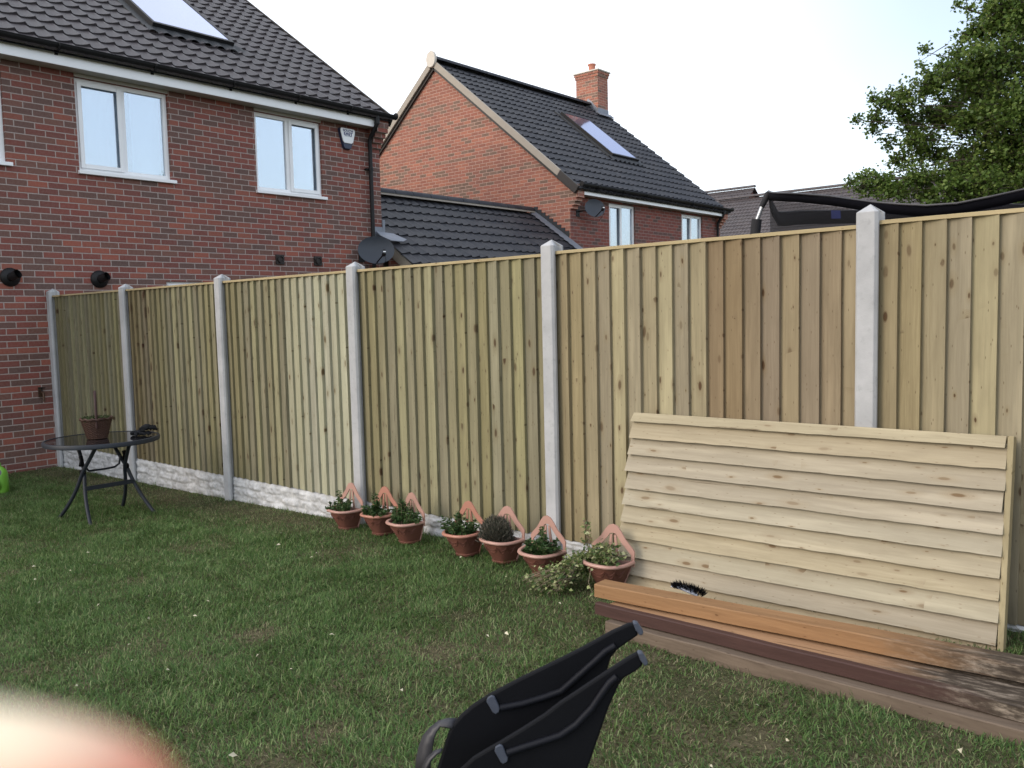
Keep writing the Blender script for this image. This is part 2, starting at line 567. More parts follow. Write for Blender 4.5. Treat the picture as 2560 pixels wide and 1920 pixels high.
c = t.mix(t.rng(n1, 0.35, 0.65), (0.38, 0.385, 0.39, 1), (0.62, 0.625, 0.63, 1))
c = t.mix(t.rng(n2, 0.55, 0.75, 0, 0.35), c, (0.27, 0.275, 0.29, 1))
sx = t.n('SeparateXYZ'); t.set(sx, 0, tc)
t.col(c); t.bump(t.math('ADD', n1, t.math('MULTIPLY', n2, 0.3)), 0.6, 0.02)
M['rock'] = t.m
M['mortar'] = simple('mortar', (0.30, 0.27, 0.23), 0.9, 0.2, 0.2, 20, 0.4)
M['verge'] = simple('verge', (0.34, 0.30, 0.25), 0.6, 0.3, 0.12, 8)
M['verge_dark'] = simple('verge_dark', (0.030, 0.026, 0.024), 0.5, 0.4, 0.12, 8)
M['barge'] = simple('barge', (0.28, 0.25, 0.20), 0.6, 0.3, 0.15, 4)
M['lead'] = simple('lead', (0.20, 0.215, 0.25), 0.45, 0.5, 0.2, 9, 0.3, 0.3)
M['terracotta'] = simple('terracotta', (0.42, 0.16, 0.10), 0.6, 0.4, 0.1, 6)
M['cap_stone'] = simple('cap_stone', (0.62, 0.57, 0.50), 0.8, 0.3, 0.08, 12)
M['curtain'] = simple('curtain', (0.90, 0.92, 0.95), 0.9, 0.1, 0.04, 2)
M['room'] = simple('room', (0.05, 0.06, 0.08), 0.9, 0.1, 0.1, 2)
M['dish'] = simple('dish', (0.030, 0.037, 0.050), 0.45, 0.5, 0.08, 3)
M['blue_ink'] = simple('blue_ink', (0.02, 0.03, 0.16), 0.6, 0.3, 0.02, 3)


def glass(name, tint, refl, rough=0.01):
    t = NT(name, rough)
    gl = t.n('BsdfGlossy'); gl.inputs['Roughness'].default_value = rough; gl.inputs['Color'].default_value = c4(tint)
    tr = t.n('BsdfTransparent'); tr.inputs['Color'].default_value = (0.82, 0.88, 0.92, 1)
    lw = t.n('LayerWeight'); lw.inputs['Blend'].default_value = 0.35
    fac = t.math('ADD', t.math('MULTIPLY', lw.outputs['Fresnel'], 0.5), refl)
    mx = t.n('MixShader'); t.set(mx, 0, fac)
    t.t.links.new(tr.outputs[0], mx.inputs[1]); t.t.links.new(gl.outputs[0], mx.inputs[2])
    t.t.links.new(mx.outputs[0], t.out.inputs[0])
    return t.m


M['glass'] = glass('glass', (0.86, 0.93, 1.0), 0.42)
M['roof_glass'] = glass('roof_glass', (0.72, 0.75, 0.95), 0.55, 0.06)
M['board_wood'] = wood_mat('board_wood', (0.355, 0.305, 0.188), (0.25, 0.21, 0.125), (0.085, 0.05, 0.026), 2, 0.20, 0.6)
M['board_green'] = wood_mat('board_green', (0.30, 0.275, 0.165), (0.205, 0.186, 0.108), (0.065, 0.038, 0.02), 2, 0.22, 0.75)
M['board_brown'] = wood_mat('board_brown', (0.285, 0.225, 0.14), (0.215, 0.165, 0.10), (0.08, 0.045, 0.022), 2, 0.15, 0.4)
M['board_stained'] = wood_mat('board_stained', (0.26, 0.22, 0.13), (0.18, 0.15, 0.085), (0.05, 0.022, 0.012), 2, 0.2, 0.95, ksize=2.4)
M['board_pale'] = wood_mat('board_pale', (0.42, 0.41, 0.295), (0.34, 0.33, 0.23), (0.10, 0.065, 0.03), 2, 0.13, 0.5)
M['cap_wood'] = wood_mat('cap_wood', (0.46, 0.37, 0.21), (0.37, 0.29, 0.16), (0.15, 0.09, 0.04), 0, 0.1, 0.2)
M['slat_wood'] = wood_mat('slat_wood', (0.395, 0.34, 0.235), (0.315, 0.268, 0.178), (0.17, 0.115, 0.065), 0, 0.07, 0.6)
M['batten_wood'] = wood_mat('batten_wood', (0.36, 0.30, 0.18), (0.28, 0.23, 0.13), (0.12, 0.08, 0.03), 2, 0.1, 0.2)
M['orange_wood'] = wood_mat('orange_wood', (0.33, 0.205, 0.105), (0.23, 0.135, 0.066), (0.10, 0.04, 0.015), 0, 0.05, 0.35, 0.6, 1, (9.80, 10.15))
M['brown_wood'] = wood_mat('brown_wood', (0.078, 0.045, 0.038), (0.056, 0.033, 0.028), (0.04, 0.02, 0.015), 0, 0.05, 0.0, 0.55, 1, (10.0, 10.2))
M['pale_wood'] = wood_mat('pale_wood', (0.40, 0.26, 0.15), (0.32, 0.20, 0.11), (0.12, 0.06, 0.03), 0, 0.05, 0.3, 0.6, 1, (9.7, 10.0))
M['old_wood'] = wood_mat('old_wood', (0.19, 0.150, 0.112), (0.115, 0.088, 0.065), (0.05, 0.03, 0.02), 0, 0.1, 0.3, 0.75)
M['red_old_wood'] = wood_mat('red_old_wood', (0.15, 0.09, 0.065), (0.10, 0.058, 0.042), (0.05, 0.03, 0.02), 0, 0.1, 0.3, 0.75, 1, (9.75, 10.0))
M['pot'] = simple('pot', (0.15, 0.062, 0.045), 0.6, 0.3, 0.35, 14)
M['pot_rim'] = simple('pot_rim', (0.43, 0.25, 0.205), 0.45, 0.4, 0.1, 10)
M['pot_rim_red'] = simple('pot_rim_red', (0.40, 0.185, 0.135), 0.45, 0.4, 0.1, 10)
M['soil'] = simple('soil', (0.025, 0.018, 0.012), 0.95, 0.1, 0.5, 60, 1.0)
M['table_metal'] = simple('table_metal', (0.022, 0.027, 0.036), 0.5, 0.3, 0.1, 8)
t = NT('table_glass', 0.04, 0.6); t.col((0.012, 0.012, 0.014)); M['table_glass'] = t.m
M['wicker'] = simple('wicker', (0.055, 0.025, 0.016), 0.55, 0.4, 0.5, 40, 0.6)
M['moss'] = simple('moss', (0.06, 0.08, 0.035), 0.95, 0.1, 0.5, 30, 1.0)
M['stick_red'] = simple('stick_red', (0.03, 0.008, 0.007), 0.5, 0.4, 0.2, 30)
M['glove'] = simple('glove', (0.012, 0.013, 0.016), 0.85, 0.2, 0.4, 30, 0.6)
M['can_green'] = simple('can_green', (0.17, 0.42, 0.045), 0.4, 0.5, 0.08, 5)
M['grey_plastic'] = simple('grey_plastic', (0.10, 0.10, 0.115), 0.5, 0.4, 0.1, 8)
M['black_plastic'] = simple('black_plastic', (0.0045, 0.005, 0.007), 0.6, 0.14, 0.2, 12, 0.1)
M['grey_cap'] = simple('grey_cap', (0.055, 0.065, 0.09), 0.55, 0.4, 0.15, 30, 0.2)
M['strap_plastic'] = simple('strap_plastic', (0.030, 0.029, 0.034), 0.5, 0.5, 0.1, 10)
M['brass'] = simple('brass', (0.10, 0.06, 0.04), 0.4, 0.5, 0.2, 20, 0, 0.6)
M['bark'] = simple('bark', (0.065, 0.055, 0.042), 0.9, 0.2, 0.4, 20, 0.8)
M['twig'] = simple('twig', (0.20, 0.16, 0.11), 0.85, 0.2, 0.3, 20)
M['steel'] = simple('steel', (0.45, 0.46, 0.48), 0.35, 0.5, 0.1, 20, 0, 0.7)
M['foam'] = simple('foam', (0.022, 0.022, 0.025), 0.8, 0.3, 0.2, 30)
M['net_band'] = simple('net_band', (0.004, 0.004, 0.006), 0.9, 0.05, 0.2, 30)
M['blue_patch'] = simple('blue_patch', (0.02, 0.03, 0.16), 0.6, 0.3, 0.1, 20)
M['white_bristle'] = simple('white_bristle', (0.42, 0.47, 0.58), 0.4, 0.5, 0.05, 10)
t = NT('net', 0.8)
tr = t.n('BsdfTransparent'); mx = t.n('MixShader'); mx.inputs[0].default_value = 0.5
t.col((0.008, 0.008, 0.01))
t.t.links.new(tr.outputs[0], mx.inputs[1]); t.t.links.new(t.b.outputs[0], mx.inputs[2]); t.t.links.new(mx.outputs[0], t.out.inputs[0])
M['net'] = t.m
t = NT('skin', 0.5, 0.35)
tc = t.n('TexCoord').outputs['Object']
dz_ = t.n('VectorMath', operation='DOT_PRODUCT'); t.set(dz_, 0, tc); dz_.inputs[1].default_value = tuple(U - R * 0.0)
hgt = t.math('ADD', dz_.outputs['Value'], t.math('MULTIPLY', t.math('SUBTRACT', t.noise(tc, 90, 3), 0.5), 0.003))
t.col(t.mix(t.rng(hgt, 0.0106, 0.0138), (0.74, 0.27, 0.17, 1), (0.92, 0.80, 0.57, 1)))   # skylit upper side painted in as cream along camera up, pink below
t.b.inputs['Subsurface Weight'].default_value = 0.15
t.b.inputs['Subsurface Radius'].default_value = (0.9, 0.35, 0.2)
t.b.inputs['Subsurface Scale'].default_value = 0.006
M['skin'] = t.m
M['leaf_tree'] = leaf_mat('leaf_tree', [(0, (0.07, 0.125, 0.026)), (0.5, (0.12, 0.19, 0.040)), (0.85, (0.18, 0.255, 0.055)), (1, (0.25, 0.30, 0.085))], 0.5, 0.4)
M['leaf_herb'] = leaf_mat('leaf_herb', [(0, (0.03, 0.07, 0.02)), (0.6, (0.06, 0.12, 0.035)), (1, (0.13, 0.19, 0.07))], 0.45, 0.2)
M['leaf_heather'] = leaf_mat('leaf_heather', [(0, (0.05, 0.055, 0.04)), (0.6, (0.10, 0.10, 0.075)), (1, (0.20, 0.17, 0.14))], 0.7, 0.1)
M['leaf_ivy'] = leaf_mat('leaf_ivy', [(0, (0.05, 0.10, 0.03)), (0.4, (0.12, 0.17, 0.05)), (0.7, (0.30, 0.34, 0.13)), (1, (0.50, 0.50, 0.28))], 0.5, 0.2)
# grass blades: green to straw by the dryness stored on the blades
t = NT('grass_blades', 0.6, 0.25)
g = t.n('NewGeometry')
at = t.n('Attribute'); at.attribute_name = 'dry'
ri = g.outputs['Random Per Island']
cg = t.ramp(ri, [(0, (0.048, 0.108, 0.030)), (0.4, (0.088, 0.165, 0.044)), (0.8, (0.150, 0.235, 0.070)), (1, (0.30, 0.35, 0.17))])
cs = t.ramp(ri, [(0, (0.10, 0.085, 0.045)), (0.5, (0.17, 0.15, 0.08)), (1, (0.34, 0.30, 0.18))])
big = t.noise(g.outputs['Position'], 1.3, 3)
cg = t.mix(t.rng(big, 0.35, 0.65, 0, 0.35), cg, t.mix(0.4, cg, (0.052, 0.125, 0.036, 1)))
c = t.mix(at.outputs['Fac'], cg, cs)
t.col(c)
tr = t.n('BsdfTranslucent'); t.set(tr, 'Color', c)
mx = t.n('MixShader'); mx.inputs[0].default_value = 0.3
t.t.links.new(t.b.outputs[0], mx.inputs[1]); t.t.links.new(tr.outputs[0], mx.inputs[2]); t.t.links.new(mx.outputs[0], t.out.inputs[0])
M['grass'] = t.m
t = NT('ground', 0.95, 0.1)
tc = t.n('NewGeometry').outputs['Position']
n1 = t.noise(tc, 1.5, 5); n2 = t.noise(tc, 45, 5, 0.7)
c = t.mix(t.rng(n2, 0.35, 0.65), (0.045, 0.045, 0.022, 1), (0.15, 0.125, 0.08, 1))
c = t.mix(t.rng(n1, 0.45, 0.6, 0, 0.6), c, (0.03, 0.045, 0.016, 1))
t.col(c); t.bump(n2, 0.8, 0.02)
M['ground'] = t.m

# ------------------------------------------------------------------ ground
xs = sorted(set([-300, -80, -30, -12, -5] + [round(-1 + 0.4 * i, 2) for i in range(36)] + [16, 25, 60, 300]))
ys = [-300, -60, -15, -9, -7, -5, -4, -3, -2, -1, 0, 1, 2, 4, 8, 14, 25, 60, 300]
gv = [(x, y, gz(x)) for x in xs for y in ys]
gf = [(i * len(ys) + j, (i + 1) * len(ys) + j, (i + 1) * len(ys) + j + 1, i * len(ys) + j + 1) for i in range(len(xs) - 1) for j in range(len(ys) - 1)]
g = MB().add(gv, gf).build('ground', M['ground'])
tag(g, kind='structure')

# ------------------------------------------------------------------ roof tiles
TP, TG = 0.208, 0.30


def tile_w(u):
    f = (u / TP) % 1.0
    # flat pan with a rounded roll
    if f < 0.82:
        q = f / 0.82
        return 0.034 * q ** 2.2
    q = (f - 0.82) / 0.18
    return 0.034 * (1 - q) ** 1.5


def roof(name, mat, parent, top, down, along, length, width, tp_mult=1.0, seg=8, nrm=None, jitter=0.0):
    """top: point at ridge start; down, along: unit vectors; builds one sheet of tiles"""
    top, down, along = Vector(top), Vector(down).normalized(), Vector(along).normalized()
    nrm = Vector(nrm)
    rows = int(round(length / (TG * tp_mult)))
    gg = length / rows
    nu = int(width / (TP * tp_mult) * seg)
    V = []; Fq = []
    us = np.linspace(0, width, nu + 1)
    wv = np.array([tile_w(u / tp_mult) * tp_mult for u in us])
    T = np.array(top); Dn = np.array(down); A = np.array(along); Nn = np.array(nrm)
    base = 0
    th = 0.012 * tp_mult
    for r in range(rows):
        lines = [(r * gg - (0.03 if r else 0), -0.006, 0.55), ((r + 1) * gg, th, 1.25), ((r + 1) * gg, th - 0.0001, 1.25), ((r + 1) * gg - 0.004, -0.02, 0.5)]
        for s_, h, kw_ in lines:
            V.append(T + A * us[:, None] + Dn * s_ + Nn * (wv * kw_ + h)[:, None])
        for a, b in ((0, 1), (2, 3)):
            i = base + a * (nu + 1) + np.arange(nu); j = base + b * (nu + 1) + np.arange(nu)
            Fq.append(np.stack([i, j, j + 1, i + 1], 1))
        base += 4 * (nu + 1)
    # flat deck below so that no light passes
    o = np_mesh(name, np.concatenate(V), [np.concatenate(Fq)], mat, parent, smooth=True)
    return o


def ridge_tiles(mb, mortar, p0, p1, r=0.12, n=None):
    p0, p1 = Vector(p0), Vector(p1)
    L = (p1 - p0).length
    n = n or max(2, int(L / 0.45))
    d = (p1 - p0) / n
    side = Vector((d.y, -d.x, 0)).normalized()
    for i in range(n):
        a = p0 + d * (i + 0.015); b = p0 + d * (i + 0.985)
        base = len(mb.v)
        for q in (a, b):
            for k in range(9):
                an = PI * k / 8
                mb.v.append(tuple(q + side * math.cos(an) * r + Vector((0, 0, 1)) * (math.sin(an) * r * 0.8 - 0.03)))
        for k in range(8):
            mb.f.append((base + k, base + k + 1, base + 10 + k, base + 9 + k))
        mb.f.append(tuple(base + k for k in range(9)))
        mb.f.append(tuple(base + 9 + k for k in range(9))[::-1])
    # mortar bed, a little inside
    base = len(mortar.v)
    for q in (p0, p1):
        for k in range(9):
            an = PI * k / 8
            mortar.v.append(tuple(q + side * math.cos(an) * (r + 0.010) * (1.0 if k in (0, 8) else 0.85) + Vector((0, 0, 1)) * (math.sin(an) * r * 0.6 - (0.072 if k in (0, 8) else 0.05))))
    for k in range(8):
        mortar.f.append((base + k, base + k + 1, base + 10 + k, base + 9 + k))


def wall_x(mb, x, y0, y1, z0, z1, holes, depth=0.10):
    """wall sheet facing +X with rectangular holes (y0,y1,z0,z1) and brick reveals"""
    yc = sorted({y0, y1} | {h[0] for h in holes} | {h[1] for h in holes})
    zc = sorted({z0, z1} | {h[2] for h in holes} | {h[3] for h in holes})
    for i in range(len(yc) - 1):
        for j in range(len(zc) - 1):
            a, b, c_, d = yc[i], yc[i + 1], zc[j], zc[j + 1]
            my, mz = (a + b) / 2, (c_ + d) / 2
            if any(h[0] < my < h[1] and h[2] < mz < h[3] for h in holes):
                continue
            mb.add([(x, a, c_), (x, b, c_), (x, b, d), (x, a, d)], [(0, 1, 2, 3)])
    for a, b, c_, d in holes:
        X = x - depth
        mb.add([(x, a, c_), (X, a, c_), (X, a, d), (x, a, d)], [(0, 1, 2, 3)])
        mb.add([(x, b, c_), (x, b, d), (X, b, d), (X, b, c_)], [(0, 1, 2, 3)])
        mb.add([(x, a, c_), (x, b, c_), (X, b, c_), (X, a, c_)], [(0, 1, 2, 3)])
        mb.add([(x, a, d), (X, a, d), (X, b, d), (x, b, d)], [(0, 1, 2, 3)])


def window(parent, x, y0, y1, z0, z1, opener=None, curtain=False, label=None, sill=True, blind=False):
    """uPVC window facing +X set 4 cm back; opener 0/1 = which half carries an opening sash"""
    X = x - 0.045
    fw = 0.055
    ym = (y0 + y1) / 2
    mb = MB()
    mb.box(X - 0.06, X, y0, y0 + fw, z0, z1).box(X - 0.06, X, y1 - fw, y1, z0, z1)
    mb.box(X - 0.06, X, y0 + fw, y1 - fw, z1 - fw, z1).box(X - 0.06, X, y0 + fw, y1 - fw, z0, z0 + fw)
    mb.box(X - 0.06, X, ym - 0.035, ym + 0.035, z0 + fw, z1 - fw)
    w_ = mb.build('window', M['upvc'], parent, bevel=0.004)
    if label:
        w_['label'] = label
    halves = [(y0 + fw, ym - 0.035), (ym + 0.035, y1 - fw)]
    for k, (a, b) in enumerate(halves):
        a2, b2, c2, d2 = a, b, z0 + fw, z1 - fw
        if opener == k:
            s_ = MB()
            e = 0.018; q = 0.052
            A, B, C_, D_ = a - e, b + e, c2 - e, d2 + e
            s_.box(X + 0.002, X + 0.022, A, A + q, C_, D_).box(X + 0.002, X + 0.022, B - q, B, C_, D_)
            s_.box(X + 0.002, X + 0.022, A + q, B - q, D_ - q, D_).box(X + 0.002, X + 0.022, A + q, B - q, C_, C_ + q)
            s_.build('opening_sash', M['upvc'], w_, bevel=0.004)
        gp = MB().add([(X - 0.03, a2, c2), (X - 0.03, b2, c2), (X - 0.03, b2, d2), (X - 0.03, a2, d2)], [(0, 1, 2, 3)])
        # thickness
        gp = MB().box(X - 0.034, X - 0.028, a2 - 0.01, b2 + 0.01, c2 - 0.01, d2 + 0.01)
        gp.build('pane', M['glass'], w_)
    if sill:
        MB().box(X - 0.02, x + 0.045, y0 - 0.02, y1 + 0.05, z0 - 0.045, z0 - 0.002).build('sill', M['upvc'], w_, bevel=0.004)
    if curtain:
        for k, (a, b) in enumerate(((y0 + 0.04, ym + (0.10 if curtain == 1 else -0.02)), (ym + (0.16 if curtain == 1 else 0.02), y1 - 0.04))):
            n = 120
            V = []; Fc = []
            for i in range(n + 1):
                u = a + (b - a) * i / n
                dx = 0.024 * math.sin(u * 24 + math.sin(u * 7) * 1.6) 
                V += [(X - 0.12 + dx, u, z0 - 0.02), (X - 0.12 + dx * 0.7, u, z1 + 0.02)]
            Fc = [(2 * i, 2 * i + 2, 2 * i + 3, 2 * i + 1) for i in range(n)]
            MB().add(V, Fc).build('curtain', M['curtain'], w_, smooth=True, angle=80)
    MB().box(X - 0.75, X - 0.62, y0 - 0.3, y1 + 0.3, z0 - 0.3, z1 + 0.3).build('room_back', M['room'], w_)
    return w_


# ------------------------------------------------------------------ near house (left)
nh = thing('brick_house', 'nearer red and grey brick house on the left with white windows facing the lawn', 'house', (-4.3, -1.0, -0.1), group='brick houses')
Y0, Y1 = -7.0, 5.2
wins = [(-1.6, -0.375, 3.44, 4.575), (0.427, 1.605, 3.44, 4.575), (2.89, 4.047, 3.44, 4.575), (1.45, 2.95, 1.05, 2.13)]
mb = MB()
wall_x(mb, 0.0, Y0, Y1, -0.4, 4.62, wins)
rz_ = 4.72 + 0.707 * 4.3
for yy, fl in ((Y1, 1), (Y0, 0)):
    poly = [(0, yy, -0.4), (0, yy, 4.72), (-4.3, yy, rz_), (-8.6, yy, 4.72), (-8.6, yy, -0.4)]
    mb.add(poly, [(4, 3, 2, 1, 0) if fl else (0, 1, 2, 3, 4)])
mb.add([(-8.6, Y0, -0.4), (-8.6, Y1, -0.4), (-8.6, Y1, 4.72), (-8.6, Y0, 4.72)], [(0, 3, 2, 1)])
wl = mb.build('wall', M['brick_near'], nh)
# brick corbel at the corner, stepping out under the eaves
cb = MB()
for i, z in enumerate((4.33, 4.405, 4.48, 4.555)):
    cb.box(0.0, 0.055 * (i + 1), 4.985, 5.196 + 0.004 * i, z + 0.003 * 0, z + 0.0745)
cb.box(0.0, 0.232, 4.985, 5.215, 4.63, 4.86)
cb.build('corbel', M['brick_near'], nh)
th = math.atan(0.707)
dn = Vector((math.cos(th), 0, -math.sin(th))); nr = Vector((math.sin(th), 0, math.cos(th)))
top = Vector((-4.3, Y0 - 0.05, 4.83 + 0.707 * 4.55 - 0.03))
L = 4.60 / math.cos(th)
rf = roof('roof', M['tile'], nh, top, dn, (0, 1, 0), L, 5.24 - (Y0 - 0.05), nrm=nr)
rb = MB().add([top - nr * 0.04, top - nr * 0.04 + Vector((0, 12.3, 0)), top - nr * 0.04 + Vector((0, 12.3, 0)) + dn * L, top - nr * 0.04 + dn * L], [(0, 1, 2, 3)])
d2 = Vector((-dn.x, 0, dn.z))
rb.add([top, top + Vector((0, 12.3, 0)), top + Vector((0, 12.3, 0)) + d2 * L, top + d2 * L], [(0, 1, 2, 3)])
rb.build('roof_deck', M['tile_dark'], nh)
rt, mo = MB(), MB()
ridge_tiles(rt, mo, top + Vector((0, 0, 0.06)), top + Vector((0, 12.3, 0.06)))
rt.build('ridge_tiles', M['tile'], nh, smooth=True); mo.build('ridge_mortar', M['mortar'], nh)
# dry verge strip along the gable edge
v0 = top + Vector((0, 12.29, 0)); v1 = v0 + dn * (L - 0.02)
vs = MB()
q = nr * 0.045; y_ = Vector((0, 0.03, 0))
vs.hexa([v0 - nr * 0.13, v1 - nr * 0.13, v1 - nr * 0.13 + y_, v0 - nr * 0.13 + y_, v0 + q, v1 + q, v1 + q + y_, v0 + q + y_])
vs.build('verge', M['verge_dark'], nh)
MB().box(0.20, 0.222, Y0, 4.93, 4.615, 4.80).box(0.20, 0.222, 4.995, 5.0, 4.60, 4.80).build('fascia', M['upvc'], nh, bevel=0.003)
fs = MB().box(0.0, 0.20, Y0, 4.98, 4.618, 4.628)
fs.build('soffit', M['soffit'], nh)
for a, b, _, _ in wins[:3]:
    MB().box(-0.04, 0.012, a, b, 4.576, 4.617).build('window_head', M['soffit'], nh)


def gutter(parent, x, y0, y1, z, brackets, mat=M['black_pvc'], outlet=None):
    mb = MB()
    n = 10
    for r_, flip in ((0.058, 0), (0.052, 1)):
        base = len(mb.v)
        for y in (y0, y1):
            for k in range(n + 1):
                an = PI + PI * k / n
                mb.v.append((x + 0.06 + math.cos(an) * r_, y, z + math.sin(an) * r_))
        for k in range(n):
            a = (base + k, base + k + 1, base + n + 2 + k, base + n + 1 + k)
            mb.f.append(a if flip else a[::-1])
    # rims
    mb.tube([(x + 0.118, y0, z), (x + 0.118, y1, z)], 0.006, 6)
    mb.tube([(x + 0.002, y0, z), (x + 0.002, y1, z)], 0.006, 6)
    for y in (y0, y1):
        mb.lathe([(0.0, 0.0), (0.056, 0.0), (0.056, 0.012), (0.0, 0.012)], (x + 0.06, y - 0.006, z), 16, 'y')
    g_ = mb.build('gutter', mat, parent, smooth=True)
    for yb in brackets:
        b = MB()
        b.box(x - 0.004, x + 0.008, yb - 0.018, yb + 0.018, z - 0.11, z + 0.01)
        b.tube([(x + 0.06 + math.cos(PI + PI * k / 8) * 0.066, yb, z + math.sin(PI + PI * k / 8) * 0.066) for k in range(9)], 0.012, 6, flat=1.4)
        b.build('gutter_bracket', mat, g_)
    return g_


gutter(nh, 0.224, Y0, 5.33, 4.83, [-0.9, 0.15, 1.3, 2.4, 3.45, 4.4])


def downpipe(parent, x, y, z0, z1, zg, xg):
    mb = MB()
    mb.tube([(xg, y, zg), (xg, y, zg - 0.12), (xg - 0.03, y - 0.01, zg - 0.18), (x + 0.03, y, zg - 0.31), (x, y, zg - 0.37), (x, y, z1 - 0.6), (x, y, z0)], 0.034, 14)
    p_ = mb.build('downpipe', M['black_pvc'], parent, smooth=True)
    MB().lathe([(0.034, 0), (0.042, 0.004), (0.042, 0.13), (0.034, 0.134)], (xg, y, zg - 0.14), 14).build('pipe_collar', M['black_pvc'], p_, smooth=True)
    for zz in (z1 - 0.75, z1 - 1.95, z1 - 3.2):
        c_ = MB()
        c_.lathe([(0.034, 0), (0.041, 0.003), (0.041, 0.05), (0.034, 0.053)], (x, y, zz), 14)
        c_.box(x - 0.09, x - 0.02, y - 0.075, y + 0.075, zz + 0.012, zz + 0.036)
        c_.build('pipe_clip', M['black_pvc'], p_, smooth=True)


downpipe(nh, 0.075, 4.945, 0.0, 4.7, 4.79, 0.27)
window(nh, 0, -1.6, -0.375, 3.462, 4.575, 0)
window(nh, 0, 0.427, 1.605, 3.462, 4.575, 0, curtain=1)
window(nh, 0, 2.89, 4.047, 3.462, 4.575, 1)
window(nh, 0, 1.45, 2.95, 1.072, 2.13, 0, sill=True)


def roof_window(parent, y0, y1, s0, s1, top, dn, nr):
    """s measured down the slope from the ridge"""
    P = lambda y, s, h: Vector((top.x, y, top.z)) + dn * s + nr * h
    fr = MB()
    w_ = 0.045
    def bar(a0, a1, b0, b1, h0=0.02, h1=0.115):
        fr.hexa([P(a0, b0, h0), P(a1, b0, h0), P(a1, b1, h0), P(a0, b1, h0), P(a0, b0, h1), P(a1, b0, h1), P(a1, b1, h1), P(a0, b1, h1)])
    bar(y0, y0 + w_, s0, s1); bar(y1 - w_, y1, s0, s1); bar(y0 + w_, y1 - w_, s0, s0 + w_); bar(y0 + w_, y1 - w_, s1 - w_ * 1.4, s1)
    f_ = fr.build('roof_window', M['black_pvc'], parent)
    g_ = MB().hexa([P(y0 + w_, s0 + w_, 0.05), P(y1 - w_, s0 + w_, 0.05), P(y1 - w_, s1 - w_ * 1.4, 0.05), P(y0 + w_, s1 - w_ * 1.4, 0.05),
                    P(y0 + w_, s0 + w_, 0.108), P(y1 - w_, s0 + w_, 0.108), P(y1 - w_, s1 - w_ * 1.4, 0.108), P(y0 + w_, s1 - w_ * 1.4, 0.108)])
    g_.build('roof_pane', M['roof_pane'], f_)
    ap = MB()
    n = 48
    V = []
    for i in range(n + 1):
        u = y0 - 0.12 + (y1 - y0 + 0.24) * i / n
        V += [P(u, s1 - 0.02, 0.06), P(u, s1 + 0.17, 0.045 + 0.018 * math.sin((u) / TP * 2 * PI))]
    ap.add(V, [(2 * i, 2 * i + 1, 2 * i + 3, 2 * i + 2) for i in range(n)])
    for a, b in ((y0 - 0.12, y0), (y1, y1 + 0.12)):
        ap.hexa([P(a, s0 - 0.1, 0.0), P(b, s0 - 0.1, 0.0), P(b, s1, 0.0), P(a, s1, 0.0), P(a, s0 - 0.1, 0.045), P(b, s0 - 0.1, 0.045), P(b, s1, 0.045), P(a, s1, 0.045)])
    ap.build('flashing_apron', M['flash_dark'], f_, smooth=True)


t = NT('roof_pane', 0.12, 0.6)
t.col((0.10, 0.11, 0.17))
t.b.inputs['Metallic'].default_value = 0.0
t.b.inputs['Coat Weight'].default_value = 1.0
gl = t.n('BsdfGlossy'); gl.inputs['Roughness'].default_value = 0.08; gl.inputs['Color'].default_value = (0.52, 0.58, 0.86, 1)
mx = t.n('MixShader'); mx.inputs[0].default_value = 0.5
t.t.links.new(t.b.outputs[0], mx.inputs[1]); t.t.links.new(gl.outputs[0], mx.inputs[2]); t.t.links.new(mx.outputs[0], t.out.inputs[0])
M['roof_pane'] = t.m
M['flash_dark'] = simple('flash_dark', (0.035, 0.037, 0.040), 0.6, 0.4, 0.2, 20)
sl = lambda x: (x - top.x) / math.cos(th)
roof_window(nh, 1.98, 3.26, sl(-2.85), sl(-1.06), top, dn, nr)


def flue(y, z, r=0.108):
    mb = MB()
    mb.lathe([(0.0, 0.002), (r, 0.002), (r, 0.014), (r * 0.96, 0.024), (0.058, 0.05), (0.05, 0.052)], (0, y, z), 32, 'x')
    f_ = mb.build('flue', M['black_pvc'], nh, smooth=True)
    p_ = MB()
    p_.tube([(0.02, y, z), (0.10, y + 0.01, z + 0.012), (0.15, y + 0.035, z + 0.035)], [0.05, 0.05, 0.052], 20, cap=False)
    p_.tube([(0.02, y, z), (0.10, y + 0.01, z + 0.012), (0.15, y + 0.035, z + 0.035)], [0.03, 0.042, 0.045], 20, cap=False)
    p_.build('flue_spout', M['black_pvc'], f_, smooth=True)


flue(-0.428, 2.15); flue(0.582, 2.145)
M['vent_brown'] = simple('vent_brown', (0.022, 0.016, 0.014), 0.5, 0.4, 0.2, 10)
for y in (3.208, 3.885):
    mb = MB().box(0.0, 0.025, y - 0.07, y + 0.07, 2.41, 2.55)
    v_ = mb.build('wall_vent', M['vent_brown'], nh, bevel=0.004)
    MB().lathe([(0.052, 0.024), (0.052, 0.045), (0.044, 0.046), (0.036, 0.03), (0.0, 0.03)], (0, y, 2.48), 20, 'x').build('vent_cowl', M['vent_brown'], v_, smooth=True)

# outside tap on the wall
tp = thing('garden_tap', 'small brass garden tap on the brick wall left of the fence end', 'tap', (0.0, -0.19, 0.7))
MB().box(0, 0.012, -0.215, -0.165, 0.74, 0.86).build('wall_plate', M['brass'], tp, bevel=0.003)
MB().tube([(0.0, -0.19, 0.80), (0.06, -0.19, 0.80), (0.085, -0.185, 0.79), (0.09, -0.185, 0.72), (0.09, -0.185, 0.69)], 0.013, 10).build('spout', M['brass'], tp, smooth=True)
MB().tube([(0.055, -0.19, 0.80), (0.055, -0.19, 0.845)], 0.007, 8).box(0.047, 0.063, -0.225, -0.155, 0.843, 0.856).build('handle', M['black_pvc'], tp, smooth=True)

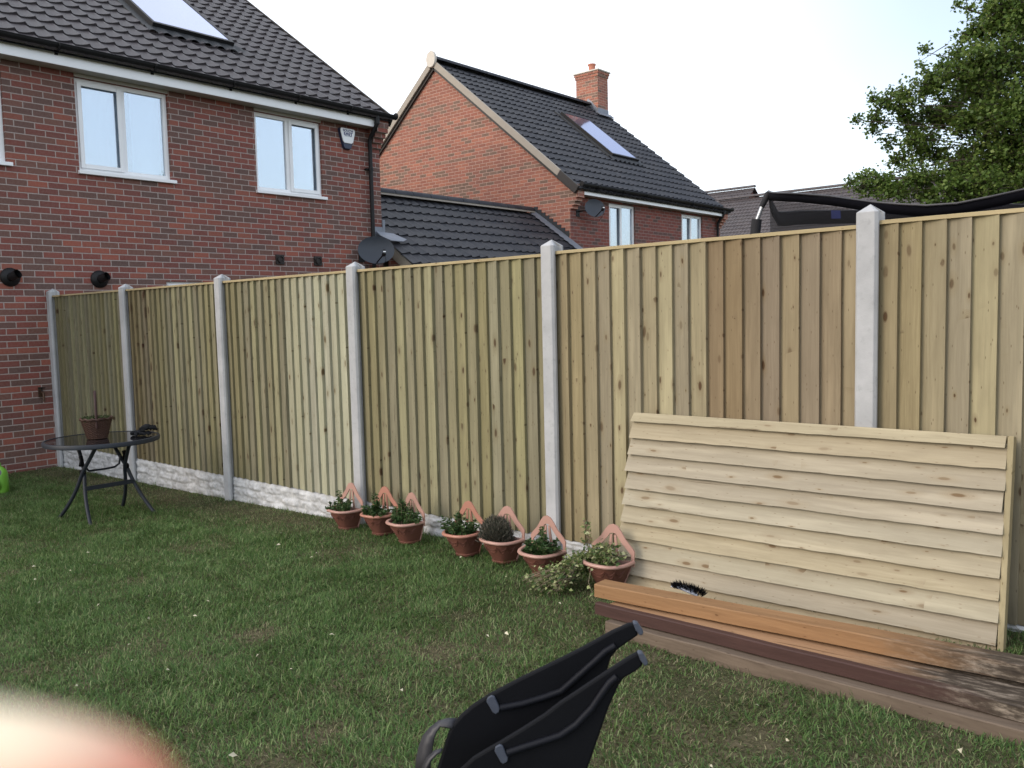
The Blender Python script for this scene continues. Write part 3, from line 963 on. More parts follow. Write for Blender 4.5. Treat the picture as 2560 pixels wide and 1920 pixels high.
# alarm box
ab = thing('alarm_box', 'white and blue burglar alarm box under the eaves of the nearer house', 'alarm box', (0.0, 4.52, 4.4))
def shield(x, s, z0=4.25, z1=4.545):
    pts = [(-0.155, 4.545), (-0.13, 4.565), (0.13, 4.565), (0.155, 4.545), (0.15, 4.50), (0.105, 4.35), (0.075, 4.255), (0.05, 4.235), (-0.05, 4.235), (-0.075, 4.255), (-0.105, 4.35), (-0.15, 4.50)]
    return [(x, 4.52 + a * s, 4.40 + (b - 4.40) * s) for a, b in pts]
a0 = shield(0.003, 1.0); a1 = shield(0.05, 0.93)
n = len(a0)
MB().add(a0 + a1, [tuple(range(n))[::-1], tuple(range(n, 2 * n))] + [(i, (i + 1) % n, n + (i + 1) % n, n + i) for i in range(n)]).build('case', simple('navy_plastic', (0.02, 0.03, 0.07), 0.4, 0.5), ab, bevel=0.004)
cov = [(-0.14, 4.545), (-0.12, 4.56), (0.12, 4.56), (0.14, 4.545), (0.138, 4.50), (0.098, 4.36), (0.07, 4.335), (-0.07, 4.335), (-0.098, 4.36), (-0.138, 4.50)]
MB().prism([(0.051, 4.52 + a, b - 0.005) for a, b in cov], (0.014, 0, 0)).build('cover', M['upvc'], ab, bevel=0.004)
def text(s_, y, z, size, parent, x=0.0665, mat=None, bold=0.0, sx=1.0, rot=(PI / 2, 0, PI / 2)):
    cu = bpy.data.curves.new('lettering', 'FONT')
    cu.body = s_; cu.size = size; cu.extrude = 0.0008; cu.offset = bold
    cu.align_x = 'CENTER'
    tmp = bpy.data.objects.new('lettering_curve', cu)
    me = bpy.data.meshes.new_from_object(tmp)
    bpy.data.objects.remove(tmp)
    me.materials.clear(); me.materials.append(mat or M['blue_ink'])
    o = bpy.data.objects.new('lettering', me)
    COL.objects.link(o)
    o.parent = parent
    o.location = Vector((x, y, z)) - ORG[parent.name]
    o.rotation_euler = rot
    o.scale = (sx, 1, 1)
text('SOUTH', 4.52, 4.503, 0.052, ab, sx=1.15, bold=0.0012)
text('EAST', 4.52, 4.452, 0.062, ab, sx=1.25, bold=0.002)
text('ALARM SYSTEMS', 4.52, 4.432, 0.020, ab, sx=1.0)


# ------------------------------------------------------------------ satellite dishes
def sat_dish(label, c, rw, rh, wallx, facing, mount_y, group):
    c = Vector(c)
    t_ = thing('satellite_dish', label, 'satellite dish', (wallx, mount_y, c.z), group=group)
    fz = Vector(facing).normalized()
    rt_ = fz.cross(Vector((0, 0, 1))).normalized() * -1
    upv = rt_.cross(fz) * -1
    if upv.z < 0: upv = -upv
    mb = MB(); nr_, na = 8, 40
    for side in (0, 1):
        base = len(mb.v)
        for i in range(nr_ + 1):
            q = i / nr_
            for k in range(na):
                an = 2 * PI * k / na
                p_ = c + rt_ * (rw * q * math.cos(an)) + upv * (rh * q * math.sin(an)) + fz * (0.055 * q * q - 0.05 - side * 0.006)
                mb.v.append(tuple(p_))
        for i in range(nr_):
            for k in range(na):
                k2 = (k + 1) % na
                f_ = (base + i * na + k, base + i * na + k2, base + (i + 1) * na + k2, base + (i + 1) * na + k)
                mb.f.append(f_ if not side else f_[::-1])
    mb.build('reflector', M['dish'], t_, smooth=True, angle=60)
    low = c - upv * (rh * 0.93) + fz * 0.0
    tip = c - upv * (rh * 0.62) + rt_ * rw * 0.30 + fz * 0.26
    MB().tube([low - fz * 0.03, low + fz * 0.05, tip], 0.011, 8).build('feed_arm', M['black_pvc'], t_, smooth=True)
    lb = MB().tube([tip + fz * 0.03, tip - fz * 0.02, tip - fz * 0.05], [0.018, 0.03, 0.034], 14)
    lb.obox(tip + upv * 0.035, rt_ * 0.02, upv * 0.028, fz * 0.018)
    lo = lb.build('receiver', M['black_pvc'], t_, smooth=True)
    MB().obox(tip + upv * 0.02 + fz * 0.035, rt_ * 0.02, upv * 0.009, fz * 0.003).build('receiver_badge', M['upvc'], lo)
    back = c - fz * 0.08
    w0 = Vector((wallx, mount_y, c.z - 0.06))
    a_ = MB().tube([back, back - fz * 0.06, w0 + Vector((0.16, 0, 0.0)), w0 + Vector((0.01, 0, 0))], 0.014, 8)
    a_.box(wallx, wallx + 0.012, mount_y - 0.06, mount_y + 0.06, c.z - 0.17, c.z + 0.05)
    a_.build('wall_bracket', M['black_pvc'], t_, smooth=True)
    MB().tube([tip, tip + Vector((0, 0.03, -0.10)), low + Vector((0, 0.10, -0.10)), w0 + Vector((0.05, 0.05, -0.16)), w0 + Vector((0.01, 0.02, -0.05))], 0.0045, 6).build('cable', M['black_pvc'], t_)
    return t_


sat_dish('large dark satellite dish above the fence at the corner of the nearer house', (0.36, 4.755, 2.66), 0.29, 0.225, 0.0, (0.80, -0.52, 0.22), 4.75, 'satellite dishes')
sat_dish('smaller satellite dish under the eaves of the far house beside its window', (0.06, 11.19, 3.86), 0.235, 0.205, -0.26, (0.80, -0.50, 0.25), 10.99, 'satellite dishes')

# ------------------------------------------------------------------ far house
fh = thing('brick_house', 'far orange brick house with a gable wall, chimney and dark tiled roof', 'house', (-4.3, 14.0, 0.0), group='brick houses')
HX, HY0, HY1 = -0.26, 10.72, 17.6
RX, RZ = -4.25, 7.74
wf = [(12.2, 13.3, 2.9, 4.09), (15.5, 16.6, 2.9, 4.09)]
mb = MB()
wall_x(mb, HX, HY0, HY1, -0.2, 4.18, wf)
mb.build('rear_wall', M['brick_far_rear'], fh)
mb = MB()
zt = lambda x: RZ - 0.12 - 0.82 * abs(x - RX)
for yy, fl in ((HY0, 0), (HY1, 1)):
    poly = [(HX, yy, -0.2), (HX, yy, zt(HX)), (RX, yy, RZ - 0.12), (2 * RX - HX, yy, zt(HX)), (2 * RX - HX, yy, -0.2)]
    mb.add(poly, [(0, 1, 2, 3, 4) if not fl else (4, 3, 2, 1, 0)])
for i, z in enumerate((3.84, 3.915, 3.99, 4.065)):
    mb.box(HX, HX + 0.057 * (i + 1), HY0 + 0.001 - 0.003 * i, HY0 + 0.215, z, z + 0.0745)
    mb.box(HX, HX + 0.057 * (i + 1), HY1 - 0.215, HY1 + 0.003 * i, z, z + 0.0745)
mb.box(HX, HX + 0.232, HY0 - 0.014, HY0 + 0.215, 4.14, 4.34).box(HX, HX + 0.232, HY1 - 0.215, HY1 + 0.014, 4.14, 4.34)
mb.box(2 * RX - HX - 0.01, 2 * RX - HX, HY0 + 0.01, HY1 - 0.01, -0.2, zt(HX))
mb.build('gable_wall', M['brick_far'], fh)
th2 = math.atan(0.82)
dn2 = Vector((math.cos(th2), 0, -math.sin(th2))); nr2 = Vector((math.sin(th2), 0, math.cos(th2)))
top2 = Vector((RX, HY0 - 0.06, RZ))
L2 = 4.27 / math.cos(th2)
W2 = HY1 - HY0 + 0.14
roof('roof', M['tile_dark'], fh, top2, dn2, (0, 1, 0), L2, W2, nrm=nr2)
dm = Vector((-dn2.x, 0, dn2.z))
MB().add([top2 - nr2 * 0.04, top2 - nr2 * 0.04 + Vector((0, W2, 0)), top2 - nr2 * 0.04 + Vector((0, W2, 0)) + dn2 * L2, top2 - nr2 * 0.04 + dn2 * L2], [(0, 1, 2, 3)]).add(
    [top2, top2 + Vector((0, W2, 0)), top2 + Vector((0, W2, 0)) + dm * L2, top2 + dm * L2], [(0, 1, 2, 3)]).build('roof_deck', M['tile_dark'], fh)
rt, mo = MB(), MB()
ridge_tiles(rt, mo, top2 + Vector((0, -0.03, 0.07)), Vector((RX, 17.07, RZ + 0.07)), r=0.13)
rt.build('ridge_tiles', M['tile_dark'], fh, smooth=True)
MB().lathe([(0.0, 0.0), (0.15, 0.0), (0.16, 0.02), (0.16, 0.06)], (RX, HY0 - 0.15, RZ + 0.04), 28, 'y', 1.0, 1.25).build('ridge_end_cap', M['cap_stone'], fh, smooth=True)
for s_, mt in ((1, 'verge'), (-1, 'verge')):
    d_ = dn2 if s_ == 1 else dm
    n_ = nr2 if s_ == 1 else Vector((-nr2.x, 0, nr2.z))
    a_ = top2 + Vector((0, -0.05, 0)) + d_ * 0.16; e_ = top2 + Vector((0, -0.05, 0)) + d_ * (L2 - 0.62)
    y_ = Vector((0, 0.05, 0))
    MB().hexa([a_ - n_ * 0.09, e_ - n_ * 0.09, e_ - n_ * 0.09 + y_, a_ - n_ * 0.09 + y_, a_ + n_ * 0.055, e_ + n_ * 0.055, e_ + n_ * 0.055 + y_, a_ + n_ * 0.055 + y_]).build('verge', M[mt], fh, bevel=0.006)
    a_ = e_ + d_ * 0.004; e_ = a_ + d_ * 0.62
    MB().hexa([a_ - n_ * 0.12, e_ - n_ * 0.12, e_ - n_ * 0.12 + y_, a_ - n_ * 0.12 + y_, a_ + n_ * 0.05, e_ + n_ * 0.05, e_ + n_ * 0.05 + y_, a_ + n_ * 0.05 + y_]).build('verge_end', M['verge_dark'], fh, bevel=0.006)
    a_ = top2 + Vector((0, 0.0, 0)) + d_ * 0.1 - n_ * 0.10; e_ = a_ + d_ * (L2 - 0.15)
    MB().hexa([a_ - n_ * 0.05, e_ - n_ * 0.05, e_ - n_ * 0.05 + y_, a_ - n_ * 0.05 + y_, a_ + n_ * 0.01, e_ + n_ * 0.01, e_ + n_ * 0.01 + y_, a_ + n_ * 0.01 + y_]).build('undercloak', M['verge_dark'], fh)
FX = HX + 0.20
MB().box(FX, FX + 0.02, HY0 + 0.22, HY1 - 0.22, 4.135, 4.30).build('fascia', M['upvc'], fh, bevel=0.003)
MB().box(HX, FX, HY0 + 0.215, HY1 - 0.215, 4.14, 4.15).build('soffit', M['soffit'], fh)
gutter(fh, FX + 0.022, HY0 + 0.06, HY1 + 0.18, 4.345, [HY0 + 0.6, HY0 + 1.6, HY0 + 2.6, HY0 + 3.7, HY0 + 4.8, HY0 + 5.9])
downpipe(fh, HX + 0.075, HY1 - 0.27, 0.0, 4.2, 4.32, HX + 0.26)
window(fh, HX, 12.2, 13.3, 2.92, 4.09, 0, curtain=2, sill=True)
window(fh, HX, 15.5, 16.6, 2.92, 4.09, 0, curtain=2, sill=True)
sl2 = lambda x: (x - RX) / math.cos(th2)
roof_window(fh, 14.22, 15.46, sl2(-3.17), sl2(-1.55), top2, dn2, nr2)
# chimney
cx0, cx1, cy0, cy1 = -4.69, -3.9, 17.07, 17.6
ch = MB().box(cx0, cx1, cy0, cy1, 7.0, 8.62)
ch.box(cx0 - 0.02, cx1 + 0.02, cy0 - 0.02, cy1 + 0.02, 8.585, 8.658).box(cx0 - 0.04, cx1 + 0.04, cy0 - 0.04, cy1 + 0.04, 8.661, 8.735)
chs = ch.build('chimney', M['brick_far'], fh)
MB().box(cx0 - 0.07, cx1 + 0.07, cy0 - 0.07, cy1 + 0.07, 8.737, 8.775).build('chimney_capping', M['cap_stone'], chs, bevel=0.005)
MB().lathe([(0.115, 0), (0.115, 0.02), (0.10, 0.05), (0.105, 0.21), (0.122, 0.225), (0.122, 0.26), (0.10, 0.262), (0.09, 0.15)], (-4.28, 17.33, 8.775), 26).build('chimney_pot', M['terracotta'], chs, smooth=True)
fl = MB()
fl.prism([(cx1 + 0.008, cy0 - 0.01, 7.36), (cx1 + 0.008, cy1 + 0.01, 7.36), (cx1 + 0.008, cy1 + 0.01, 7.66), (cx1 + 0.008, cy0 - 0.01, 7.66)], (-0.006, 0, 0))
ap_ = [Vector((cx1 + 0.005, cy0 - 0.12, 7.535)), Vector((cx1 + 0.005, cy1 + 0.1, 7.535))]
fl.hexa([ap_[0], ap_[1], ap_[1] + dn2 * 0.2, ap_[0] + dn2 * 0.2] + [q + nr2 * 0.012 for q in (ap_[0], ap_[1], ap_[1] + dn2 * 0.2, ap_[0] + dn2 * 0.2)])
fl.prism([(RX, cy0 - 0.006, 7.98), (RX + 0.14, cy0 - 0.006, 7.86), (cx1, cy0 - 0.006, 7.62), (cx1, cy0 - 0.006, 7.42), (RX - 0.1, cy0 - 0.006, 7.6), (RX - 0.13, cy0 - 0.006, 7.86)], (0, 0.004, 0))
fl.build('chimney_flashing', M['lead'], chs)

# ------------------------------------------------------------------ garage between the two houses
ga = thing('garage', 'low garage with a dark tiled roof between the two brick houses', 'garage', (-1.3, 8.0, -0.1))
gx, gzr = -1.309, 3.84
thg = math.atan(0.70)
dg = Vector((math.cos(thg), 0, -math.sin(thg))); ng = Vector((math.sin(thg), 0, math.cos(thg)))
topg = Vector((gx, 5.21, gzr))
Lg = 2.75 / math.cos(thg)
roof('roof', M['tile_dark'], ga, topg, dg, (0, 1, 0), Lg, 10.70 - 5.21, nrm=ng)
dgm = Vector((-dg.x, 0, dg.z))
MB().add([topg - ng * 0.04, topg - ng * 0.04 + Vector((0, 5.45, 0)), topg - ng * 0.04 + Vector((0, 5.45, 0)) + dg * Lg, topg - ng * 0.04 + dg * Lg], [(0, 1, 2, 3)]).add(
    [topg, topg + Vector((0, 5.45, 0)), topg + Vector((0, 5.45, 0)) + dgm * Lg, topg + dgm * Lg], [(0, 1, 2, 3)]).build('roof_deck', M['tile_dark'], ga)
rt, mo = MB(), MB()
ridge_tiles(rt, mo, topg + Vector((0, 0.02, 0.07)), topg + Vector((0, 5.46, 0.07)), r=0.125, n=12)
rt.build('ridge_tiles', M['tile_dark'], ga, smooth=True); mo.build('ridge_mortar', M['mortar'], ga)
gw = MB()
xe = gx + 2.6
gw.prism([(0.02, 5.30, -0.2), (xe, 5.30, -0.2), (xe, 5.30, gzr - 0.1 - 0.7 * 2.6), (0.02, 5.30, gzr - 0.1 - 0.7 * (0.02 - gx))], (0, 0.1, 0))
gw.box(xe - 0.1, xe - 0.002, 5.40, 10.66, -0.2, gzr - 0.12 - 0.7 * 2.6)
gw.build('wall', M['brick_near'], ga)
a_ = Vector((0.0, 5.215, gzr - 0.7 * (0.0 - gx))) - ng * 0.03; e_ = a_ + dg * 1.75
y_ = Vector((0, 0.06, 0))
MB().hexa([a_ - ng * 0.15, e_ - ng * 0.15, e_ - ng * 0.15 + y_, a_ - ng * 0.15 + y_, a_, e_, e_ + y_, a_ + y_]).build('bargeboard', M['barge'], ga, bevel=0.004)
fl = MB()
# stepped flashing up the gable of the far house with a bright soaker below
x = gx + 0.05
zf = lambda x_: gzr - 0.7 * (x_ - gx)
while x < 1.2:
    if x + 0.107 < HX:
        fl.box(x, x + 0.112, 10.706, 10.715, zf(x) + 0.02, math.floor((zf(x) + 0.21) / 0.075) * 0.075)
    x += 0.107
fl.build('stepped_flashing', M['flash_dark'], ga)
p0 = Vector((gx + 0.02, 10.56, zf(gx + 0.02))) + ng * 0.05
so_ = MB(); V = []
n = 60
Ls = (HX + 0.55 - gx) / math.cos(thg)
for i in range(n + 1):
    s_ = Ls * i / n
    V += [p0 + dg * s_ + Vector((0, 0.02 * math.sin(i * 1.3) - 0.03, 0)), p0 + dg * s_ + Vector((0, 0.146, 0)) + ng * 0.035]
so_.add(V, [(2 * i, 2 * i + 1, 2 * i + 3, 2 * i + 2) for i in range(n)])
so_.build('lead_soaker', M['lead'], ga, smooth=True)
le = MB()
pb = Vector((0.02, 5.20, zf(0.0))) + ng * 0.055
V = [pb + Vector((0, -0.18, 0.02)), pb + Vector((0, 0.20, 0.0)) , pb + dg * 0.17 + Vector((0, 0.36, 0.0)), pb + dg * 0.26 + Vector((0, 0.22, 0.005)), pb + dg * 0.24 + Vector((0, -0.03, 0.0)), pb + dg * 0.10 + Vector((0, -0.15, 0.0))]
le.prism(V, ng * 0.012)
le.box(0.003, 0.02, 5.03, 5.2, zf(0) - 0.02, zf(0) + 0.15).box(0.01, 0.022, 5.2, 5.25, zf(0) + 0.02, zf(0) + 0.27)
le.build('lead_flashing', M['lead'], ga)

# ------------------------------------------------------------------ far roofs behind the trampoline
def far_house(label, x0, x1, yr, zr, slope, length, mult=1.0):
    h = thing('brick_house', label, 'house', ((x0 + x1) / 2, yr, 0.0), group='brick houses')
    ta = math.atan(slope)
    d_ = Vector((0, -math.cos(ta), -math.sin(ta))); n_ = Vector((0, -math.sin(ta), math.cos(ta)))
    tp_ = Vector((x0, yr, zr))
    roof('roof', M['tile_brown'], h, tp_, d_, (1, 0, 0), length / math.cos(ta), x1 - x0, mult, 6, n_)
    bk = MB().add([(x0, yr, zr), (x1, yr, zr), (x1, yr + length, zr - slope * length), (x0, yr + length, zr - slope * length)], [(0, 1, 2, 3)])
    bk.build('rear_roof', M['tile_brown'], h)
    rt, mo = MB(), MB()
    ridge_tiles(rt, mo, (x0, yr, zr + 0.08), (x1, yr, zr + 0.08), r=0.15)
    rt.build('ridge_tiles', M['tile_brown'], h, smooth=True)
    ze = zr - slope * length
    wb = MB()
    wb.box(x0 + 0.2, x1 - 0.2, yr - length + 0.3, yr + length - 0.3, -0.2, ze + 0.05)
    for xx in (x0 + 0.2, x1 - 0.35):
        wb.prism([(xx, yr - length + 0.3, ze + 0.051), (xx, yr + length - 0.3, ze + 0.051), (xx, yr, zr - 0.15)], (0.15, 0, 0))
    wb.build('wall', M['brick_far_rear'], h)
    return h


far_house('distant house with a long brown tiled roof behind the trampoline', -12.3, 6.5, 41.0, 7.85, 0.80, 5.0)
far_house('distant house whose short ridge rises behind the far house, gable end to the sky', -22.0, -11.2, 43.5, 8.75, 0.80, 5.0)

# ------------------------------------------------------------------ fence
fence = thing('garden_fence', 'new closeboard fence with concrete posts and rock faced gravel boards', 'fence', (5.6, 0.0, -0.05))
SP = 1.885
Z_SH = [1.982, 1.958, 1.964, 1.962, 1.982, 2.000, 2.02, 2.03]
post_x = [-0.0 + SP * i + (0.0 if i else 0.0) for i in range(8)]


def post(i):
    x = post_x[i]; z1 = Z_SH[i]; z0 = gz(x) - 0.3
    ol = [(0.010, -0.055), (0.085, -0.055), (0.097, -0.040), (0.097, -0.022), (0.070, -0.014), (0.070, 0.034), (0.097, 0.042), (0.097, 0.058), (0.085, 0.070),
          (0.010, 0.070), (-0.002, 0.058), (-0.002, 0.042), (0.025, 0.034), (0.025, -0.014), (-0.002, -0.022), (-0.002, -0.040)]
    mb = MB()
    n_ = len(ol)
    bot = [(x + a, b, z0) for a, b in ol]; tp_ = [(x + a, b, z1) for a, b in ol]
    mid = [(x + 0.0475 + (a - 0.0475) * 0.985, 0.0075 + (b - 0.0075) * 0.985, z1 + 0.002) for a, b in ol]
    ap = (x + 0.0475, 0.0075, z1 + 0.040)
    mb.add(bot + tp_ + [ap], [tuple(range(n_))[::-1]] + [(k, (k + 1) % n_, n_ + (k + 1) % n_, n_ + k) for k in range(n_)] + [(n_ + k, n_ + (k + 1) % n_, 2 * n_) for k in range(n_)])
    p_ = mb.build('concrete_post', M['concrete'], fence, bevel=0.003)
    return p_


for i in range(8):
    post(i)
mats = ['board_green', 'board_green', 'board_green', 'board_green', 'board_wood', 'board_wood', 'board_wood']
for i in range(7):
    xa, xb = post_x[i] + 0.073, post_x[i + 1] + 0.022
    zt_ = 1.936 if i < 4 else 1.945 + 0.012 * (i - 4)
    zb_ = 0.155 + 0.004 * i
    nb = 18
    pitch = (xb - xa) / nb
    mb = MB(); mb2 = MB()
    for k in range(nb):
        a = xa + pitch * k - (0.012 if k else 0)
        b = xa + pitch * (k + 1) + random.uniform(-0.003, 0.003)
        f0 = 0.012 - random.uniform(0, 0.002)        # thin edge, tucked behind the last board
        f1 = -0.011 - random.uniform(0, 0.006)       # thick proud edge
        zt2 = zt_ - 0.018
        zb2 = zb_ + random.uniform(-0.003, 0.003)
        V = []
        nz_ = 5
        ph = random.uniform(0, 100)
        for j in range(nz_ + 1):
            z = zb2 + (zt2 - zb2) * j / nz_
            wv_ = 0.003 * noise.noise(Vector((ph, z * 1.3, 0)))
            wx = 0.0025 * noise.noise(Vector((ph + 9, z * 1.7, 3)))
            V += [(a, f0 + wv_, z), (b + wx, f1 + wv_, z), (b + wx, 0.016, z), (a, 0.018, z)]
        fs_ = [(3, 2, 1, 0), (4 * nz_, 4 * nz_ + 1, 4 * nz_ + 2, 4 * nz_ + 3)]
        for j in range(nz_):
            o_ = 4 * j
            fs_ += [(o_ + c_, o_ + (c_ + 1) % 4, o_ + 4 + (c_ + 1) % 4, o_ + 4 + c_) for c_ in range(4)]
        (mb2 if (i == 2 and k >= 9) or (i == 4 and k >= 10) or (i == 1 and k < 5) else mb).add(V, fs_)
    pn = mb.build('closeboard_panel', M[mats[i]], fence)
    if i == 2:
        mb2.build('pale_boards', M['board_pale'], pn)
    if i == 4:
        mb2.build('brown_boards', M['board_brown'], pn)
    if i == 1:
        mb2.build('stained_boards', M['board_stained'], pn)
    MB().box(xa - 0.02, xb + 0.02, -0.018, 0.034, zt_ - 0.017, zt_ + 0.002).build('capping_rail', M['cap_wood'], pn, bevel=0.002)
    r_ = MB()
    for zz in (0.35, 1.0, 1.65):
        r_.box(xa, xb, 0.0185, 0.034, zz, zz + 0.07)
    r_.build('back_rail', M['batten_wood'], pn)
    # rock faced gravel board
    gxs = np.linspace(xa - 0.02, xb + 0.02, 190); gzs = np.linspace(gz(xa) - 0.12, zb_ - 0.004, 34)
    V = []
    for z in gzs:
        for x in gxs:
            cell = 0.5 * noise.noise(Vector((x * 9, z * 17, 1.0))) + 0.35 * noise.noise(Vector((x * 24, z * 38, 5.0))) + 0.15 * noise.noise(Vector((x * 60, z * 80, 9.0)))
            rowz = (z + 0.02 * noise.noise(Vector((x * 4, 3, 3)))) / 0.072
            gap = min(abs(rowz - round(rowz)), 0.18) / 0.18
            st = (x + 0.07 * (int(round(rowz - 0.5)) % 2)) / 0.19
            gap2 = min(abs(st - round(st)), 0.05) / 0.05
            h = 0.022 + 0.030 * cell * (0.4 + 0.6 * gap * gap2) - 0.010 * (1 - gap * gap2)
            e = min(1.0, (gzs[-1] - z) / 0.015)
            V.append((x, 0.012 - max(0.004, h) * (0.45 + 0.55 * e), z))
    nx = len(gxs)
    ar = np.arange(nx - 1)
    Fq = np.concatenate([np.stack([r0 * nx + ar, r0 * nx + ar + 1, (r0 + 1) * nx + ar + 1, (r0 + 1) * nx + ar], 1) for r0 in range(len(gzs) - 1)])
    gb = np_mesh('gravel_board', np.array(V), [Fq], M['rock'], fence, smooth=False)
    MB().box(xa - 0.02, xb + 0.02, 0.0125, 0.03, gzs[0], gzs[-1] + 0.001).build('gravel_board_back', M['concrete'], gb)

# ------------------------------------------------------------------ leaning lap panel
lp = thing('lap_fence_panel', 'loose pale timber lap panel leaning sideways against the fence', 'fence panel', (9.15, -0.25, gz(9.1)))
BL, BR, TL, TR = Vector((8.236, -0.295, 0.06)), Vector((10.085, -0.295, 0.09)), Vector((8.228, -0.085, 1.004)), Vector((10.07, -0.085, 1.006))
nrm = (BR - BL).cross(TL - BL).normalized()
if nrm.y > 0: nrm = -nrm
P = lambda u, v, h=0.0: BL * (1 - u) * (1 - v) + BR * u * (1 - v) + TL * (1 - u) * v + TR * u * v + nrm * h
mb = MB()
nr_ = 11
for k in range(nr_):
    v0 = (k - 0.12) / 10.45; v1 = (k + 1.0) / 10.45
    v0 = max(0, v0); v1 = min(1.0, v1)
    V = []; ns = 60
    ph = random.uniform(0, 50)
    ls, le_ = random.uniform(-0.006, 0.002), random.uniform(-0.002, 0.003)
    for j in range(ns + 1):
        u = ls + (1.0 + le_ - ls) * j / ns
        e = 0.0035 * noise.noise(Vector((u * 5, ph, 0))) + 0.003 * noise.noise(Vector((u * 23, ph, 0)))
        wv_ = 0.004 * noise.noise(Vector((u * 2.2, ph + 7, 0)))
        V += [P(u, v0 + e, 0.034 + wv_), P(u, v1, 0.004 + wv_ * 0.3), P(u, v1, -0.004), P(u, v0 + e + 0.004, 0.016 + wv_)]
    fs_ = [(0, 1, 2, 3), (4 * ns + 3, 4 * ns + 2, 4 * ns + 1, 4 * ns)]
    for j in range(ns):
        o_ = 4 * j
        fs_ += [(o_ + c_, o_ + 4 + c_, o_ + 4 + (c_ + 1) % 4, o_ + (c_ + 1) % 4) for c_ in range(4)]
    mb.add(V, fs_)
mb.build('lap_boards', M['slat_wood'], lp)
for u0, u1, h0 in ((-0.004, 0.012, -0.035), (1.002, 1.0145, -0.035), (0.33, 0.35, -0.03), (0.66, 0.68, -0.03)):
    h1 = 0.020 if u0 > 1 else -0.004
    MB().hexa([P(u0, 0, h0), P(u1, 0, h0), P(u1, 0, h1), P(u0, 0, h1), P(u0, 1, h0), P(u1, 1, h0), P(u1, 1, h1), P(u0, 1, h1)]).build('upright_batten', M['batten_wood'], lp, bevel=0.002)
MB().hexa([P(0, 0.97, -0.033), P(1, 0.97, -0.033), P(1, 0.97, -0.005), P(0, 0.97, -0.005), P(0, 1.0, -0.033), P(1, 1.0, -0.033), P(1, 1.0, -0.005), P(0, 1.0, -0.005)]).build('top_batten', M['batten_wood'], lp)

# ------------------------------------------------------------------ stacked timbers
def beam(name, label, a, b, wdt, hgt, mat, mat_top=None, group='old fence timbers stacked on the grass'):
    """a, b: front bottom edge start/end"""
    a, b = Vector(a), Vector(b)
    d = (b - a); n_ = Vector((-d.y, d.x, 0)).normalized() * wdt
    mb = MB(); ns = 30; V = []
    ph = random.uniform(0, 90)
    for j in range(ns + 1):
        q = a + d * (j / ns)
        o1 = Vector((0, 0.003 * noise.noise(Vector((j * 0.3, ph, 0))), 0.003 * noise.noise(Vector((j * 0.35, ph, 8)))))
        up = Vector((0, 0, hgt))
        c = 0.004
        V += [q + o1 + n_ * 0.0 + Vector((0, 0, c)), q + n_ + o1 + Vector((0, 0, c)), q + n_ + up + o1 - n_.normalized() * c, q + up + o1 + n_.normalized() * c, q + o1 + Vector((0, 0, hgt - c))]
    k = 5
    fs_ = [tuple(range(k))[::-1], tuple(ns * k + i for i in range(k))]
    for j in range(ns):
        fs_ += [(j * k + i, j * k + (i + 1) % k, (j + 1) * k + (i + 1) % k, (j + 1) * k + i) for i in range(k)]
    mb.add(V, fs_)
    o = mb.build(name, mat)
    o.data.transform(Matrix.Translation(-a)); o.location = a
    tag(o, label, 'timber', group)
    return o


beam('timber_beam', 'weathered grey brown timber at the bottom front of the stack', (8.63, -0.985, 0.075), (11.5, -1.20, 0.165), 0.15, 0.078, M['old_wood'])
beam('timber_beam', 'dark old timber lying under the orange beam at the back of the stack', (8.75, -0.84, 0.085), (11.5, -0.90, 0.16), 0.2, 0.075, M['red_old_wood'])
beam('timber_beam', 'dark brown painted timber resting on the front of the stack', (8.545, -0.945, 0.154), (11.45, -1.125, 0.242), 0.036, 0.057, M['brown_wood'])
beam('timber_beam', 'pale cut timber lying flat between the brown and orange beams', (8.60, -0.912, 0.150), (11.4, -1.084, 0.238), 0.20, 0.057, M['pale_wood'])
beam('timber_beam', 'orange square timber on top of the stack in front of the lap panel', (8.50, -0.885, 0.211), (11.4, -0.880, 0.304), 0.095, 0.066, M['orange_wood'])
beam('timber_beam', 'reddish weathered timber just behind the orange beam against the lap panel', (8.66, -0.765, 0.175), (11.4, -0.75, 0.235), 0.07, 0.066, M['red_old_wood'])

# scrubbing brush on the stack
br = thing('scrubbing_brush', 'pale blue scrubbing brush with black bristles behind the orange beam', 'brush', (8.90, -0.68, 0.235))
bc = Vector((8.895, -0.70, 0.268)); bx = Vector((0.99, -0.05, -0.1)).normalized(); bu = Vector((0, -0.35, 0.93)).normalized()
V, n = [], 14
bd = MB()
bd.tube([bc - bx * 0.085 + bu * 0.0, bc - bx * 0.05 + bu * 0.012, bc - bx * 0.01 + bu * 0.016, bc + bx * 0.03 + bu * 0.010, bc + bx * 0.055], [0.006, 0.013, 0.018, 0.016, 0.008], 12, flat=0.7)
bd.build('brush_body', M['white_bristle'], br, smooth=True)
nb = 700
u = rng.uniform(-0.065, 0.085, nb); v = rng.uniform(-0.02, 0.02, nb)
Pb = np.array(bc) + u[:, None] * np.array(bx) + v[:, None] * np.array([0, 1, 0]) + (0.012 - 2 * (u - 0.02) ** 2)[:, None] * np.array(bu)
Db = unit(np.array(bu) + (u * 9)[:, None] * np.array(bx) + rng.normal(0, 0.18, (nb, 3)) + v[:, None] * np.array([0, 9, 0]))
Vb, Fb = leaves(Pb, Db, rng.uniform(0.03, 0.045, nb), 0.0028, 0.0, 0.0)
np_mesh('bristles', Vb, Fb, M['black_plastic'], br)


# ------------------------------------------------------------------ pots
pot_groups = 'terracotta wall planters standing along the fence'


